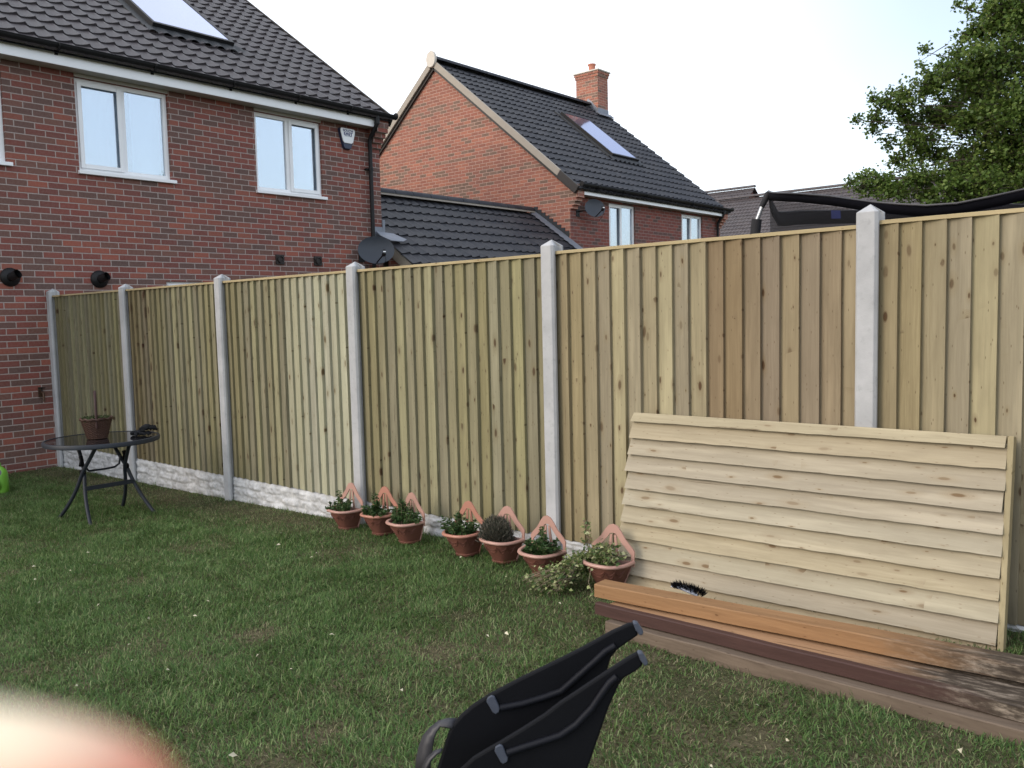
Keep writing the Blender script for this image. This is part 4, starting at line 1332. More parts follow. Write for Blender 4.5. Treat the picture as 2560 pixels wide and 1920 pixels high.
def make_planter(name, label, loc, rz, rim_mat, tone=1.0):
    t_ = thing(name, label, 'planter', loc, rz, pot_groups, local=True)
    # half-round bowl with a flat back: local x along the back, -y to the front
    def outline(hw, dp, z, n_=26):
        pts = []
        for k in range(n_ + 1):
            an = PI * k / n_
            cx_ = math.copysign(abs(math.cos(an)) ** 0.72, math.cos(an)); sy_ = abs(math.sin(an)) ** 0.72
            pts.append((-hw * cx_, -dp * sy_, z))
        return pts
    prof = [(0.070, 0.105, 0.0), (0.073, 0.108, 0.012), (0.068, 0.102, 0.016), (0.084, 0.122, 0.05), (0.104, 0.150, 0.10), (0.118, 0.166, 0.134), (0.120, 0.168, 0.142)]
    mb = MB(); rings = [outline(a, b, z) for a, b, z in prof]
    inner = [outline(0.112, 0.160, 0.142), outline(0.105, 0.150, 0.115)]
    allr = rings + inner
    for r_ in allr:
        mb.v += r_
    m_ = len(allr[0])
    for i in range(len(allr) - 1):
        for k in range(m_ - 1):
            mb.f.append((i * m_ + k, (i + 1) * m_ + k, (i + 1) * m_ + k + 1, i * m_ + k + 1))
    mb.f.append(tuple(range(m_)))
    bo = mb.build('bowl', M['pot'], t_, smooth=True, angle=50)
    # moulded swags
    sw = MB()
    def bowl_pt(an, z, off=0.002):
        zs = [q[2] for q in prof]
        for i in range(len(prof) - 1):
            if zs[i] <= z <= zs[i + 1]:
                f_ = (z - zs[i]) / (zs[i + 1] - zs[i] + 1e-9)
                hw = prof[i][0] + f_ * (prof[i + 1][0] - prof[i][0]); dp = prof[i][1] + f_ * (prof[i + 1][1] - prof[i][1])
        cx_ = math.copysign(abs(math.cos(an)) ** 0.72, math.cos(an)); sy_ = abs(math.sin(an)) ** 0.72
        return (-(hw + off) * cx_, -(dp + off) * sy_, z)
    for j in range(5):
        c0 = 0.25 + j * 0.53
        for sag in (0.022, 0.036):
            sw.tube([bowl_pt(c0 + 0.5 * q, 0.118 - sag * (1 - (2 * q - 1) ** 2) - 0.006 * (sag > 0.03)) for q in [i / 10 for i in range(11)]], 0.0022, 5)
    sw.build('swag_moulding', M['pot'], bo)
    # rim
    rm = MB()
    ring = outline(0.128, 0.176, 0.147)
    rm.tube(ring, 0.0125, 8, flat=0.85)
    rm.build('rim', rim_mat, t_, smooth=True)
    # back plate: arched hanger with slots
    bp = MB(); yb = 0.0; thk = 0.008
    def half(s_):
        edge_o = [(0.131, 0.12), (0.133, 0.205), (0.120, 0.222), (0.078, 0.262), (0.048, 0.305), (0.026, 0.330), (0.0, 0.338)]
        edge_i = [(0.113, 0.13), (0.113, 0.184), (0.098, 0.199), (0.062, 0.232), (0.036, 0.262), (0.018, 0.286), (0.0, 0.290)]
        for k in range(len(edge_o) - 1):
            a, b = edge_o[k], edge_o[k + 1]; c_, d_ = edge_i[k + 1], edge_i[k]
            poly = [(s_ * a[0], yb, a[1]), (s_ * b[0], yb, b[1]), (s_ * c_[0], yb, c_[1]), (s_ * d_[0], yb, d_[1])]
            if s_ < 0: poly = poly[::-1]
            bp.prism(poly[::-1], (0, thk, 0))
        # rays from the apex down to the bowl
        for (x0_, z0_, x1_, z1_, w_) in ((0.012, 0.28, 0.030, 0.12, 0.011),):
            poly = [(s_ * (x0_ - w_ * 0.6), yb + 0.001, z0_), (s_ * (x0_ + w_ * 0.6), yb + 0.001, z0_), (s_ * (x1_ + w_), yb + 0.001, z1_), (s_ * (x1_ - w_), yb + 0.001, z1_)]
            if s_ < 0: poly = poly[::-1]
            bp.prism(poly, (0, thk - 0.002, 0))
        poly = [(0, yb + 0.0015, 0.0), (s_ * 0.072, yb + 0.0015, 0.0), (s_ * 0.120, yb + 0.0015, 0.13), (s_ * 0.131, yb + 0.0015, 0.150), (0, yb + 0.0015, 0.150)]
        bp.prism(poly[::-1] if s_ > 0 else poly, (0, thk - 0.003, 0))
    half(1); half(-1)
    bp.build('back_plate', rim_mat, t_)
    so_ = MB()
    o_ = outline(0.107, 0.152, 0.120)
    so_.v += o_ + [(0, -0.06, 0.128)]
    so_.f += [(k, k + 1, len(o_)) for k in range(len(o_) - 1)] + [(len(o_) - 1, 0, len(o_))]
    so_.build('soil', M['soil'], t_)
    return t_


pots = [(5.74, -0.150, -0.02, 'pot_rim', 'pale rimmed terracotta planter, first of the row, nearest the garden table'),
        (6.12, -0.140, 0.03, 'pot_rim_red', 'terracotta planter with a red rim, half hidden between two pale rimmed ones at the post'),
        (6.48, -0.200, -0.06, 'pot_rim', 'pale rimmed terracotta planter in front of the rockfaced board, third from the table'),
        (7.06, -0.230, 0.02, 'pot_rim_red', 'terracotta planter with orange rim just left of the heather planter'),
        (7.38, -0.238, 0.04, 'pot_rim', 'terracotta planter holding the grey heather'),
        (7.785, -0.330, -0.02, 'pot_rim', 'pale pink rimmed terracotta planter standing in front of the concrete post'),
        (8.235, -0.345, 0.05, 'pot_rim', 'terracotta planter holding variegated ivy beside the leaning panel')]
for x, y, rz, mt, lb in pots:
    pt_ = make_planter('wall_planter', lb, (x, y, gz(x) + 0.012), rz, M[mt])
    pt_.rotation_euler = (random.uniform(-0.03, 0.05), random.uniform(-0.03, 0.03), rz + random.uniform(-0.05, 0.05))


def bushy(name, label, loc, n_stems, h, spread, leaf_l, leaf_w, mat, per=40, taper=0.6, group='plants growing in the planters', tall=None):
    t_ = thing(name, label, 'plant', loc, 0, group)
    Pn, Dn_, Ls_ = [], [], []
    st = MB()
    L0 = Vector(loc)
    for s_ in range(n_stems):
        an = random.uniform(0, 2 * PI); rr = random.uniform(0, 1) ** 0.6
        b0 = L0 + Vector((math.cos(an) * 0.095 * rr, math.sin(an) * 0.065 * rr, 0))
        hh = h * random.uniform(0.7, 1.45) * (1 - 0.35 * rr)
        if tall and s_ < tall[0]:
            hh = tall[1] * random.uniform(0.85, 1.0); b0 = L0 + Vector((tall[2] + random.uniform(-.012, .012), random.uniform(-.02, .02), 0))
        top_ = b0 + Vector((math.cos(an) * spread * 0.7 * rr, math.sin(an) * spread * rr * 0.7, hh))
        if tall and s_ < tall[0]:
            top_ = b0 + Vector((random.uniform(-.02, .02), 0, hh))
        mid = (b0 + top_) / 2 + Vector((random.uniform(-.01, .01), random.uniform(-.01, .01), 0.01))
        st.tube([b0, mid, top_], [0.002, 0.0017, 0.001], 5)
        for k in range(per):
            q = random.uniform(0.12, 1.0)
            p_ = b0.lerp(mid, q * 2) if q < 0.5 else mid.lerp(top_, q * 2 - 1)
            a2 = random.uniform(0, 2 * PI)
            Pn.append(p_); Dn_.append((math.cos(a2), math.sin(a2), random.uniform(-0.1, 0.9)))
            Ls_.append(leaf_l * random.uniform(0.6, 1.25) * (1.15 - taper * q))
    st.build('stems', M['twig'], t_)
    Ls_ = np.array(Ls_)
    V, Fq = leaves(np.array(Pn), unit(np.array(Dn_)), Ls_, Ls_ * leaf_w)
    np_mesh('foliage', V, Fq, mat, t_)
    return t_


zpot = 0.135
def ploc(i, dx=0.0, dy=-0.075):
    x, y = pots[i][0], pots[i][1]
    return (x + dx, y + dy, gz(x) + zpot)
bushy('herb_plant', 'small green herb with a tall sprig in the first planter of the row', ploc(0), 16, 0.085, 0.075, 0.034, 0.55, M['leaf_herb'], 36, tall=(3, 0.17, -0.05))
bushy('herb_plant', 'leafy green herb in the half hidden red rimmed planter', ploc(1), 22, 0.10, 0.075, 0.032, 0.5, M['leaf_herb'], 44, tall=(4, 0.18, -0.01))
bushy('herb_plant', 'bushy green herb spreading in the third planter of the row', ploc(2), 34, 0.12, 0.085, 0.034, 0.45, M['leaf_herb'], 44, tall=(7, 0.19, -0.02))
bushy('herb_plant', 'green herb rising in the orange rimmed planter left of the heather', ploc(3, -0.02), 24, 0.11, 0.085, 0.036, 0.5, M['leaf_herb'], 40, tall=(5, 0.165, -0.02))
bushy('herb_plant', 'dark green broad leaved herb in the planter before the concrete post', ploc(5, -0.01), 20, 0.09, 0.085, 0.045, 0.5, M['leaf_herb'], 30, tall=(2, 0.17, 0.02))
# heather
hx = thing('heather_plant', 'rounded grey green heather bush in its planter', 'plant', ploc(4), 0, 'plants growing in the planters')
n = 5200
d = rng.normal(size=(n, 3)); d[:, 2] = np.abs(d[:, 2]) * 1.0; d = unit(d)
rad = rng.uniform(0.25, 1.0, n) ** 0.5
c0 = np.array(ploc(4, -0.02, -0.08)); c0[2] += 0.0
Ph = c0 + d * rad[:, None] * np.array([0.115, 0.095, 0.155])
Dh = unit(d + np.array([0, 0, 0.7]) + rng.normal(0, 0.25, (n, 3)))
V, Fq = leaves(Ph, Dh, rng.uniform(0.014, 0.034, n), 0.0042, 0.05, 0.1)
np_mesh('foliage', V, Fq, M['leaf_heather'], hx)
hs_ = MB()
for k in range(60):
    an = random.uniform(0, 2 * PI); el = random.uniform(0.5, 1.45)
    dv = Vector((math.cos(an) * math.cos(el) * 0.115, math.sin(an) * math.cos(el) * 0.09, math.sin(el) * 0.165))
    hs_.tube([Vector(c0), Vector(c0) + dv * 0.5, Vector(c0) + dv * random.uniform(0.95, 1.12)], [0.0018, 0.0014, 0.0009], 4)
hs_.build('stems', M['twig'], hx)
# ivy
iv = thing('ivy_plant', 'variegated cream and green ivy trailing out of the last planter onto the grass', 'plant', ploc(6), 0, 'plants growing in the planters')
Pn, Dn_ = [], []
st = MB()
L0 = Vector(ploc(6))
def vine(pts, cnt, jit=0.018):
    st.tube(pts, 0.0016, 5)
    for k in range(cnt):
        q = random.uniform(0, len(pts) - 1.001); i = int(q)
        p_ = Vector(pts[i]).lerp(Vector(pts[i + 1]), q - i) + Vector([random.gauss(0, jit) for _ in range(3)])
        p_.z = max(p_.z, gz(p_.x) + 0.02)
        Pn.append(p_); a2 = random.uniform(0, 2 * PI)
        Dn_.append((math.cos(a2), math.sin(a2) - 0.3, random.uniform(-0.5, 0.8)))
for k in range(46):
    an = random.uniform(0, 2 * PI); rr = random.uniform(0.2, 1)
    tpv = L0 + Vector((math.cos(an) * 0.13 * rr, math.sin(an) * 0.10 * rr - 0.01, random.uniform(0.05, 0.13) * (1.15 - 0.5 * rr)))
    vine([L0 + Vector((math.cos(an) * 0.05, math.sin(an) * 0.04, 0)), (L0 + tpv) / 2 + Vector((0, 0, 0.03)), tpv], 12)
for k in range(5):
    b0 = L0 + Vector((-0.09 + random.uniform(-.01, .01), 0.0, 0.0))
    vine([b0, b0 + Vector((-0.01, 0.0, 0.12)), b0 + Vector((-0.03 + random.uniform(-.02, .02), 0.0, 0.235))], 12, 0.013)
for k in range(85):
    sx_ = random.uniform(0.03, 0.30); fy = random.uniform(-0.30, 0.0)
    e = Vector((L0.x - 0.08 - sx_, L0.y - 0.03 + fy, 0)); e.z = gz(e.x) + random.uniform(0.02, 0.10)
    b0 = L0 + Vector((-0.08, random.uniform(-0.09, 0.03), 0.01))
    md = b0.lerp(e, 0.45); md.z = L0.z + random.uniform(-0.01, 0.05) - 0.04
    vine([b0, b0.lerp(md, 0.5) + Vector((0, 0, 0.03)), md, md.lerp(e, 0.5) + Vector((0, 0, 0.01)), e], 17, 0.02)
vine([L0 + Vector((0.02, -0.15, 0.02)), L0 + Vector((0.04, -0.20, -0.03)), L0 + Vector((0.07, -0.21, -0.08)), L0 + Vector((0.09, -0.21, -0.10))], 6, 0.008)
st.build('stems', M['twig'], iv)
Pn = np.array(Pn); n = len(Pn)
V, Fq = leaves(Pn, unit(np.array(Dn_)), rng.uniform(0.016, 0.030, n), rng.uniform(0.014, 0.026, n), 0.2, 0.12)
np_mesh('foliage', V, Fq, M['leaf_ivy'], iv)

# ------------------------------------------------------------------ garden table
tx, ty = 3.47, -0.985
tzg = gz(tx)
TZ = tzg + 0.675
tb = thing('garden_table', 'round folding garden table with a dark glass top and curved black legs', 'table', (tx, ty, tzg))
TR_ = 0.445
MB().lathe([(0.0, -0.006), (TR_ - 0.006, -0.006), (TR_ - 0.006, 0.0), (0.0, 0.0)], (tx, ty, TZ), 64).build('glass_top', M['table_glass'], tb, smooth=True)
MB().lathe([(TR_ - 0.008, -0.010), (TR_ + 0.004, -0.034), (TR_ + 0.010, -0.030), (TR_ + 0.012, -0.006), (TR_ + 0.006, 0.003), (TR_ - 0.008, 0.004), (TR_ - 0.008, -0.010)], (tx, ty, TZ), 72).build('rim', M['table_metal'], tb, smooth=True)
for yy, yt in ((-1.25, -1.12), (-0.71, -0.84)):
    for s_ in (1, -1):
        pts = []
        for q in [i / 14 for i in range(15)]:
            # straight upper part, curved flare at the foot
            z = TZ - 0.02 - (TZ - 0.02 - tzg - 0.005) * q
            tq = max(0.0, (q - 0.4) / 0.6)
            xx = -0.23 * (1 - q / 0.4) if q < 0.4 else 0.10 * tq + 0.18 * tq * tq
            pts.append((tx + s_ * xx, yt + (yy - yt) * q ** 1.3 + (0.012 * s_), z))
        MB().tube(pts, 0.0155, 10).build('leg', M['table_metal'], tb, smooth=True)
    ym_ = yt + (yy - yt) * 0.33
    kk = MB().lathe([(0, -0.02), (0.022, -0.018), (0.026, 0), (0.022, 0.018), (0, 0.02)], (tx, ym_, tzg + 0.41), 12, 'y')
    kk.tube([(tx - 0.03, ym_, tzg + 0.46), (tx - 0.055, ym_ + 0.02, tzg + 0.50), (tx - 0.07, ym_ + 0.02, tzg + 0.535)], 0.017, 8)
    kk.build('hinge', M['black_plastic'], tb, smooth=True)
MB().hexa([(tx + 0.05, -1.18, tzg + 0.26), (tx + 0.07, -1.18, tzg + 0.26), (tx + 0.07, -0.76, tzg + 0.26), (tx + 0.05, -0.76, tzg + 0.26),
           (tx + 0.05, -1.18, tzg + 0.295), (tx + 0.07, -1.18, tzg + 0.295), (tx + 0.07, -0.76, tzg + 0.295), (tx + 0.05, -0.76, tzg + 0.295)]).build('crossbar', M['table_metal'], tb, bevel=0.003)
MB().tube([(tx - 0.02, -1.12, tzg + 0.43), (tx - 0.05, -1.09, tzg + 0.405), (tx - 0.06, -0.97, tzg + 0.40), (tx - 0.06, -0.87, tzg + 0.405), (tx - 0.055, -0.83, tzg + 0.43), (tx - 0.05, -0.82, tzg + 0.50)], 0.009, 8).build('locking_rod', M['table_metal'], tb, smooth=True)

# basket
bk = thing('wicker_basket', 'brown wicker basket with an upright handle standing on the garden table', 'basket', (tx - 0.02, ty - 0.03, TZ))
bxx, byy = tx - 0.02, ty - 0.03
mb = MB(); na, nh_ = 64, 22
for i in range(nh_ + 1):
    z = TZ + 0.004 + 0.165 * i / nh_
    r_ = 0.078 + 0.045 * (i / nh_)
    for k in range(na):
        an = 2 * PI * k / na
        wv_ = 0.0035 * math.sin(an * 16 + (PI if i % 2 else 0)) + 0.002 * math.sin(i * PI)
        mb.v.append((bxx + (r_ + wv_) * math.cos(an), byy + (r_ + wv_) * math.sin(an), z + 0.002 * math.sin(an * 16)))
for i in range(nh_):
    for k in range(na):
        k2 = (k + 1) % na
        mb.f.append((i * na + k, i * na + k2, (i + 1) * na + k2, (i + 1) * na + k))
mb.f.append(tuple(range(na))[::-1])
mb.build('basket_body', M['wicker'], bk)
rp = [(bxx + 0.125 * math.cos(2 * PI * k / 60), byy + 0.125 * math.sin(2 * PI * k / 60), TZ + 0.170 + 0.004 * math.sin(k * 1.3)) for k in range(61)]
rp2 = [(a + 0.004 * math.cos(k * 1.1), b, c_ + 0.007 + 0.004 * math.cos(k * 1.3)) for k, (a, b, c_) in enumerate(rp)]
MB().tube(rp, 0.007, 6).tube(rp2, 0.005, 6).build('woven_rim', M['wicker'], bk, smooth=True)
vd = Vector((10.81 - bxx, -4.12 - byy, 0)).normalized()
pts = []
for q in [i / 20 for i in range(21)]:
    an = PI * q
    pts.append((bxx + vd.x * 0.112 * math.cos(an) , byy + vd.y * 0.112 * math.cos(an), TZ + 0.10 + 0.30 * math.sin(an) ** 0.75))
MB().tube(pts, 0.012, 8, flat=1.0).build('handle', M['stick_red'], bk, smooth=True)
n = 900
an = rng.uniform(0, 2 * PI, n); r_ = np.sqrt(rng.uniform(0, 1, n)) * 0.112
Pm = np.stack([bxx + r_ * np.cos(an), byy + r_ * np.sin(an), TZ + 0.150 + rng.uniform(0, 0.03, n)], 1)
V, Fq = leaves(Pm, unit(rng.normal(size=(n, 3)) + np.array([0, 0, 0.8])), rng.uniform(0.012, 0.028, n), 0.009)
np_mesh('moss_lining', V, Fq, M['moss'], bk)

# gloves
gl_ = thing('work_gloves', 'pair of black work gloves dropped on the garden table', 'gloves', (tx + 0.14, ty + 0.29, TZ))
def glove(c, a0, h, lift):
    mb = MB(); c = Vector(c)
    ca, sa = math.cos(a0), math.sin(a0)
    def q(a, b, z):
        return c + Vector((a * ca - b * sa, a * sa + b * ca, z))
    mb.tube([q(-0.07, 0, 0.02 + lift), q(-0.03, 0.0, 0.028 + lift), q(0.02, 0.004, 0.03 + lift), q(0.045, 0, 0.022 + lift)], [0.030, 0.036, 0.042, 0.034], 12, flat=0.6)
    for i, (b, l) in enumerate(((-0.032, 0.055), (-0.011, 0.07), (0.011, 0.066), (0.032, 0.05))):
        mb.tube([q(0.035, b, 0.022 + lift), q(0.035 + l * 0.6, b * 1.25, 0.03 + lift), q(0.035 + l, b * 1.35, 0.014 + lift * 0.5)], [0.012, 0.011, 0.009], 8)
    mb.tube([q(-0.01, -0.035, 0.022 + lift), q(0.01, -0.062, 0.02 + lift), q(0.03, -0.075, 0.014 + lift)], [0.013, 0.012, 0.009], 8)
    return mb
glove((tx + 0.13, ty + 0.26, TZ), 0.5, 0, 0.0).build('glove', M['glove'], gl_, smooth=True)
glove((tx + 0.16, ty + 0.31, TZ), 2.2, 0, 0.042).build('glove', M['glove'], gl_, smooth=True)

# ------------------------------------------------------------------ watering can
wc = thing('watering_can', 'bright green plastic watering can with a grey rose by the house wall', 'watering can', (1.27, -1.10, gz(1.3)))
wx, wy, wz = 1.27, -1.10, gz(1.3)
prof = [(0.0, 0.0), (0.090, 0.0), (0.100, 0.012), (0.103, 0.10), (0.100, 0.19), (0.085, 0.235), (0.055, 0.262), (0.036, 0.275), (0.034, 0.30), (0.038, 0.305), (0.03, 0.306), (0.02, 0.27)]
MB().lathe([(a, b) for a, b in prof], (wx, wy, wz), 30, 'z', 1.15, 0.85).build('can_body', M['can_green'], wc, smooth=True)
vd2 = Vector((0.93, -0.30, 0)).normalized()
base_ = Vector((wx, wy, wz)) + vd2 * 0.085
tip_ = Vector((wx, wy, wz + 0.235)) + vd2 * 0.26 + Vector((0.0, -0.01, 0))
MB().tube([base_ + Vector((0, 0, 0.05)), base_ + vd2 * 0.05 + Vector((0, 0, 0.09)), tip_], [0.026, 0.02, 0.016], 14).build('spout', M['can_green'], wc, smooth=True)
dr = (vd2 + Vector((0, 0, 0.55))).normalized()
MB().tube([tip_ - dr * 0.01, tip_ + dr * 0.02, tip_ + dr * 0.035], [0.018, 0.038, 0.041], 20).build('rose', M['grey_plastic'], wc, smooth=True)
MB().tube([Vector((wx, wy, wz + 0.30)) + vd2 * 0.03, Vector((wx, wy, wz + 0.34)) - vd2 * 0.03, Vector((wx, wy, wz + 0.30)) - vd2 * 0.12, Vector((wx, wy, wz + 0.18)) - vd2 * 0.16, Vector((wx, wy, wz + 0.08)) - vd2 * 0.11], 0.012, 10).build('handle', M['can_green'], wc, smooth=True)

# ------------------------------------------------------------------ trampoline beyond the fence
tc_ = Vector((9.55, 2.65)); tr_ = 1.6
tm = thing('trampoline', 'trampoline with black safety netting rising behind the fence', 'trampoline', (tc_.x, tc_.y, gz(9)))
a0 = math.atan2(2.0 - tc_.y, 8.09 - tc_.x)
poles = [a0 + PI / 2 * k for k in range(4)]
def ring_pt(an, z, r_=tr_):
    return Vector((tc_.x + r_ * math.cos(an), tc_.y + r_ * math.sin(an), z))
def topz(an):
    f_ = ((an - a0) / (PI / 2)) % 4.0
    k_ = int(f_); f_ -= k_
    zz = (2.43, 2.366, 2.311, 2.241, 2.174, 2.117, 2.10, 2.13, 2.15, 2.43) if k_ == 0 else ((2.43, 2.41, 2.40, 2.39, 2.38, 2.36, 2.34, 2.32, 2.36, 2.43) if k_ == 3 else (2.43, 2.41, 2.39, 2.37, 2.36, 2.36, 2.37, 2.39, 2.41, 2.43))
    ff = (0, .154, .298, .444, .549, .664, .73, .829, .875, 1.0)
    return float(np.interp(f_, ff, zz))
N = 96
band = MB(); net = MB(); V = []; Vn = []
for k in range(N + 1):
    an = a0 + 2 * PI * k / N
    z = topz(an)
    wob_ = 0.02 * math.sin(an * 9)
    V += [ring_pt(an, z + 0.01, tr_ + wob_ * 0.3), ring_pt(an, z - (0.046 if k < N * 0.6 else 0.10), tr_ + wob_ * 0.3 - 0.01)]
    Vn += [ring_pt(an, z - 0.05, tr_ - 0.01), ring_pt(an, 0.85, tr_ - 0.02)]
band.add(V, [(2 * k, 2 * k + 1, 2 * k + 3, 2 * k + 2) for k in range(N)])
bo_ = band.build('net_top_band', M['net_band'], tm, smooth=True)
sm = bo_.modifiers.new('thickness', 'SOLIDIFY'); sm.thickness = 0.012
net.add(Vn, [(2 * k, 2 * k + 1, 2 * k + 3, 2 * k + 2) for k in range(N)])
net.build('safety_net', M['net'], tm, smooth=True)
MB().tube([ring_pt(a0 + 2 * PI * k / 64, topz(a0 + 2 * PI * k / 64) + 0.012) for k in range(65)], 0.007, 6).build('top_cord', M['strap_plastic'], tm)
pp = ring_pt(poles[1] + 0.86, 2.235, tr_ - 0.03)
for an in poles:
    b_ = ring_pt(an, gz(9), tr_ + 0.12); 
    path = [b_, ring_pt(an, 0.9, tr_ + 0.12), ring_pt(an, 2.0, tr_ + 0.11), ring_pt(an, 2.22, tr_ + 0.09), ring_pt(an, 2.40, tr_ + 0.02), ring_pt(an, 2.43, tr_ - 0.02)]
    p_ = MB().tube(path, 0.016, 10).build('pole', M['steel'], tm, smooth=True)
    MB().tube([ring_pt(an, 0.95, tr_ + 0.12), ring_pt(an, 2.0, tr_ + 0.11), ring_pt(an, 2.24, tr_ + 0.085)], 0.038, 14).build('foam_sleeve', M['foam'], p_, smooth=True)
    MB().tube([ring_pt(an, 2.33, tr_ + 0.05), ring_pt(an, 2.42, tr_ + 0.005), ring_pt(an, 2.445, tr_ - 0.01)], [0.02, 0.026, 0.012], 12).build('pole_cap', M['foam'], p_, smooth=True)
MB().lathe([(tr_ - 0.35, 0.80), (tr_ + 0.05, 0.82), (tr_ + 0.06, 0.78), (tr_ + 0.04, 0.74), (tr_ - 0.35, 0.78)], (tc_.x, tc_.y, 0), 64).build('edge_pad', M['blue_patch'], tm, smooth=True)
MB().lathe([(0.0, 0.79), (tr_ - 0.35, 0.79)], (tc_.x, tc_.y, 0), 48).build('jump_mat', M['net_band'], tm)
# blue tie patch on the far band
V = []
for k in range(7):
    an = a0 + PI / 2 * (3.466 + 0.022 * (k - 3) / 3)
    V += [ring_pt(an, topz(an) + 0.012, tr_ - 0.03), ring_pt(an, topz(an) - 0.058, tr_ - 0.035)]
MB().add(V, [(2 * k, 2 * k + 1, 2 * k + 3, 2 * k + 2) for k in range(6)]).build('blue_net_tie', M['blue_patch'], tm)

# ------------------------------------------------------------------ tree
tre = thing('hawthorn_tree', 'leafy green tree beyond the fence at the right', 'tree', (10.6, 6.9, 0.1))
TB = Vector((10.6, 6.9, 0.1))
blobs = []   # (centre, radius)
def at_px(sx_, sy_, dep):
    return CAM + F * dep + R * (dep * (sx_ - 1280) / 2120.85) + U * (dep * (960 - sy_) / 2120.85)
src = [(2210, 262, 11, .16), (2260, 240, 11, .22), (2190, 300, 11.2, .16), (2330, 215, 11, .30), (2420, 180, 10.6, .36), (2500, 150, 10.4, .40), (2560, 60, 10.6, .5), (2480, 60, 10.9, .30), (2430, 90, 11.0, .2),
       (2520, 20, 10.6, .4), (2640, 150, 10.6, .7), (2350, 290, 11.2, .34), (2440, 300, 10.8, .45), (2540, 290, 10.4, .5), (2270, 320, 11.3, .18), (2220, 360, 11.4, .13), (2250, 400, 11.4, .17), (2330, 380, 11.2, .26), (2420, 410, 10.8, .36), (2530, 400, 10.6, .5),
       (2165, 445, 11.2, .14), (2200, 455, 11.0, .20), (2290, 450, 10.9, .28), (2380, 470, 10.6, .30), (2480, 480, 10.4, .36), (2570, 480, 10.2, .4), (2150, 470, 11.0, .14), (2240, 485, 10.8, .2), (2660, 350, 10.4, .8), (2690, 20, 11.0, .6), (2390, 140, 11.2, .16), (2600, -60, 11.0, .4), (2480, -60, 11.2, .3), (2450, 230, 11.6, .5), (2560, 400, 11.9, .7), (2420, 20, 11.3, .10), (2310, 130, 11, .05), (2395, 15, 11, .07), (2420, 430, 11.6, .4),
       (2185, 240, 11, .07), (2330, 498, 10.8, .24), (2430, 505, 10.6, .28), (2215, 478, 10.9, .16), (2300, 350, 11.0, .24), (2260, 290, 11.1, .18), (2130, 455, 10.9, .08), (2360, 175, 11.2, .15), (2180, 330, 11.3, .08), (2145, 300, 11.1, .05)]
tw = MB(); trunk = MB()
trunk.tube([TB + Vector((0, 0, -0.3)), TB + Vector((-0.05, 0, 0.7)), TB + Vector((0.3, 0.05, 1.5)), TB + Vector((0.5, 0.1, 2.7))], [0.20, 0.17, 0.15, 0.13], 14)
P_, D_, Lf = [], [], []
fork = TB + Vector((0.5, 0.1, 2.6))
for (sx_, sy_, dep, rad_) in src:
    dep *= 0.8; rad_ *= 0.8
    c_ = at_px(sx_, sy_, dep)
    st_ = fork + Vector((random.uniform(-.15, .15), random.uniform(-.15, .15), random.uniform(-0.3, 0.4)))
    mid_ = st_.lerp(c_, 0.5) + Vector((random.uniform(-.15, .15), random.uniform(-.15, .15), random.uniform(-0.05, 0.25)))
    tw.tube([st_, st_.lerp(mid_, 0.5) + Vector((0.03, 0, 0.05)), mid_, mid_.lerp(c_, 0.6) + Vector((0, 0, 0.04)), c_], [0.022, 0.016, 0.010, 0.006, 0.003], 6)
    nt = max(4, int(34 * (rad_ / 0.8) ** 1.8 * 11))
    for k in range(nt):
        dv = Vector([random.gauss(0, 1) for _ in range(3)]); dv.z *= 0.75
        e_ = c_ + dv.normalized() * rad_ * random.uniform(0.45, 1.25)
        b_ = c_.lerp(e_, 0.15)
        m2 = b_.lerp(e_, 0.5) + Vector((random.uniform(-.03, .03), 0, random.uniform(-.02, .05)))
        tw.tube([b_, m2, e_], [0.006, 0.004, 0.002], 4)
        nc = int(16 + 34 * min(rad_, 0.5))
        for j in range(nc):
            q = random.uniform(0.25, 1.05)
            p_ = b_.lerp(m2, q * 2) if q < 0.5 else m2.lerp(e_, q * 2 - 1)
            p_ = p_ + Vector([random.gauss(0, 0.027) for _ in range(3)])
            P_.append(p_); D_.append([random.gauss(0, 1), random.gauss(0, 1), random.gauss(0.2, 0.8)]); Lf.append(random.uniform(0.026, 0.05))
# one long bare sprig
tw.tube([at_px(2370, 110, 8.8), at_px(2340, 128, 8.8), at_px(2305, 150, 8.8)], [0.005, 0.004, 0.002], 5)
tw.tube([at_px(2520, 60, 8.8), at_px(2450, 35, 8.8), at_px(2400, 15, 8.8)], [0.008, 0.006, 0.003], 5)
P_ = np.array(P_); Lf = np.array(Lf)
V, Fq = leaves(P_, unit(np.array(D_)), Lf, Lf * 0.8, 0.15, 0.12)
trunk.build('trunk', M['bark'], tre, smooth=True)
tw.build('branches', M['bark'], tre)
np_mesh('crown', V, Fq, M['leaf_tree'], tre)


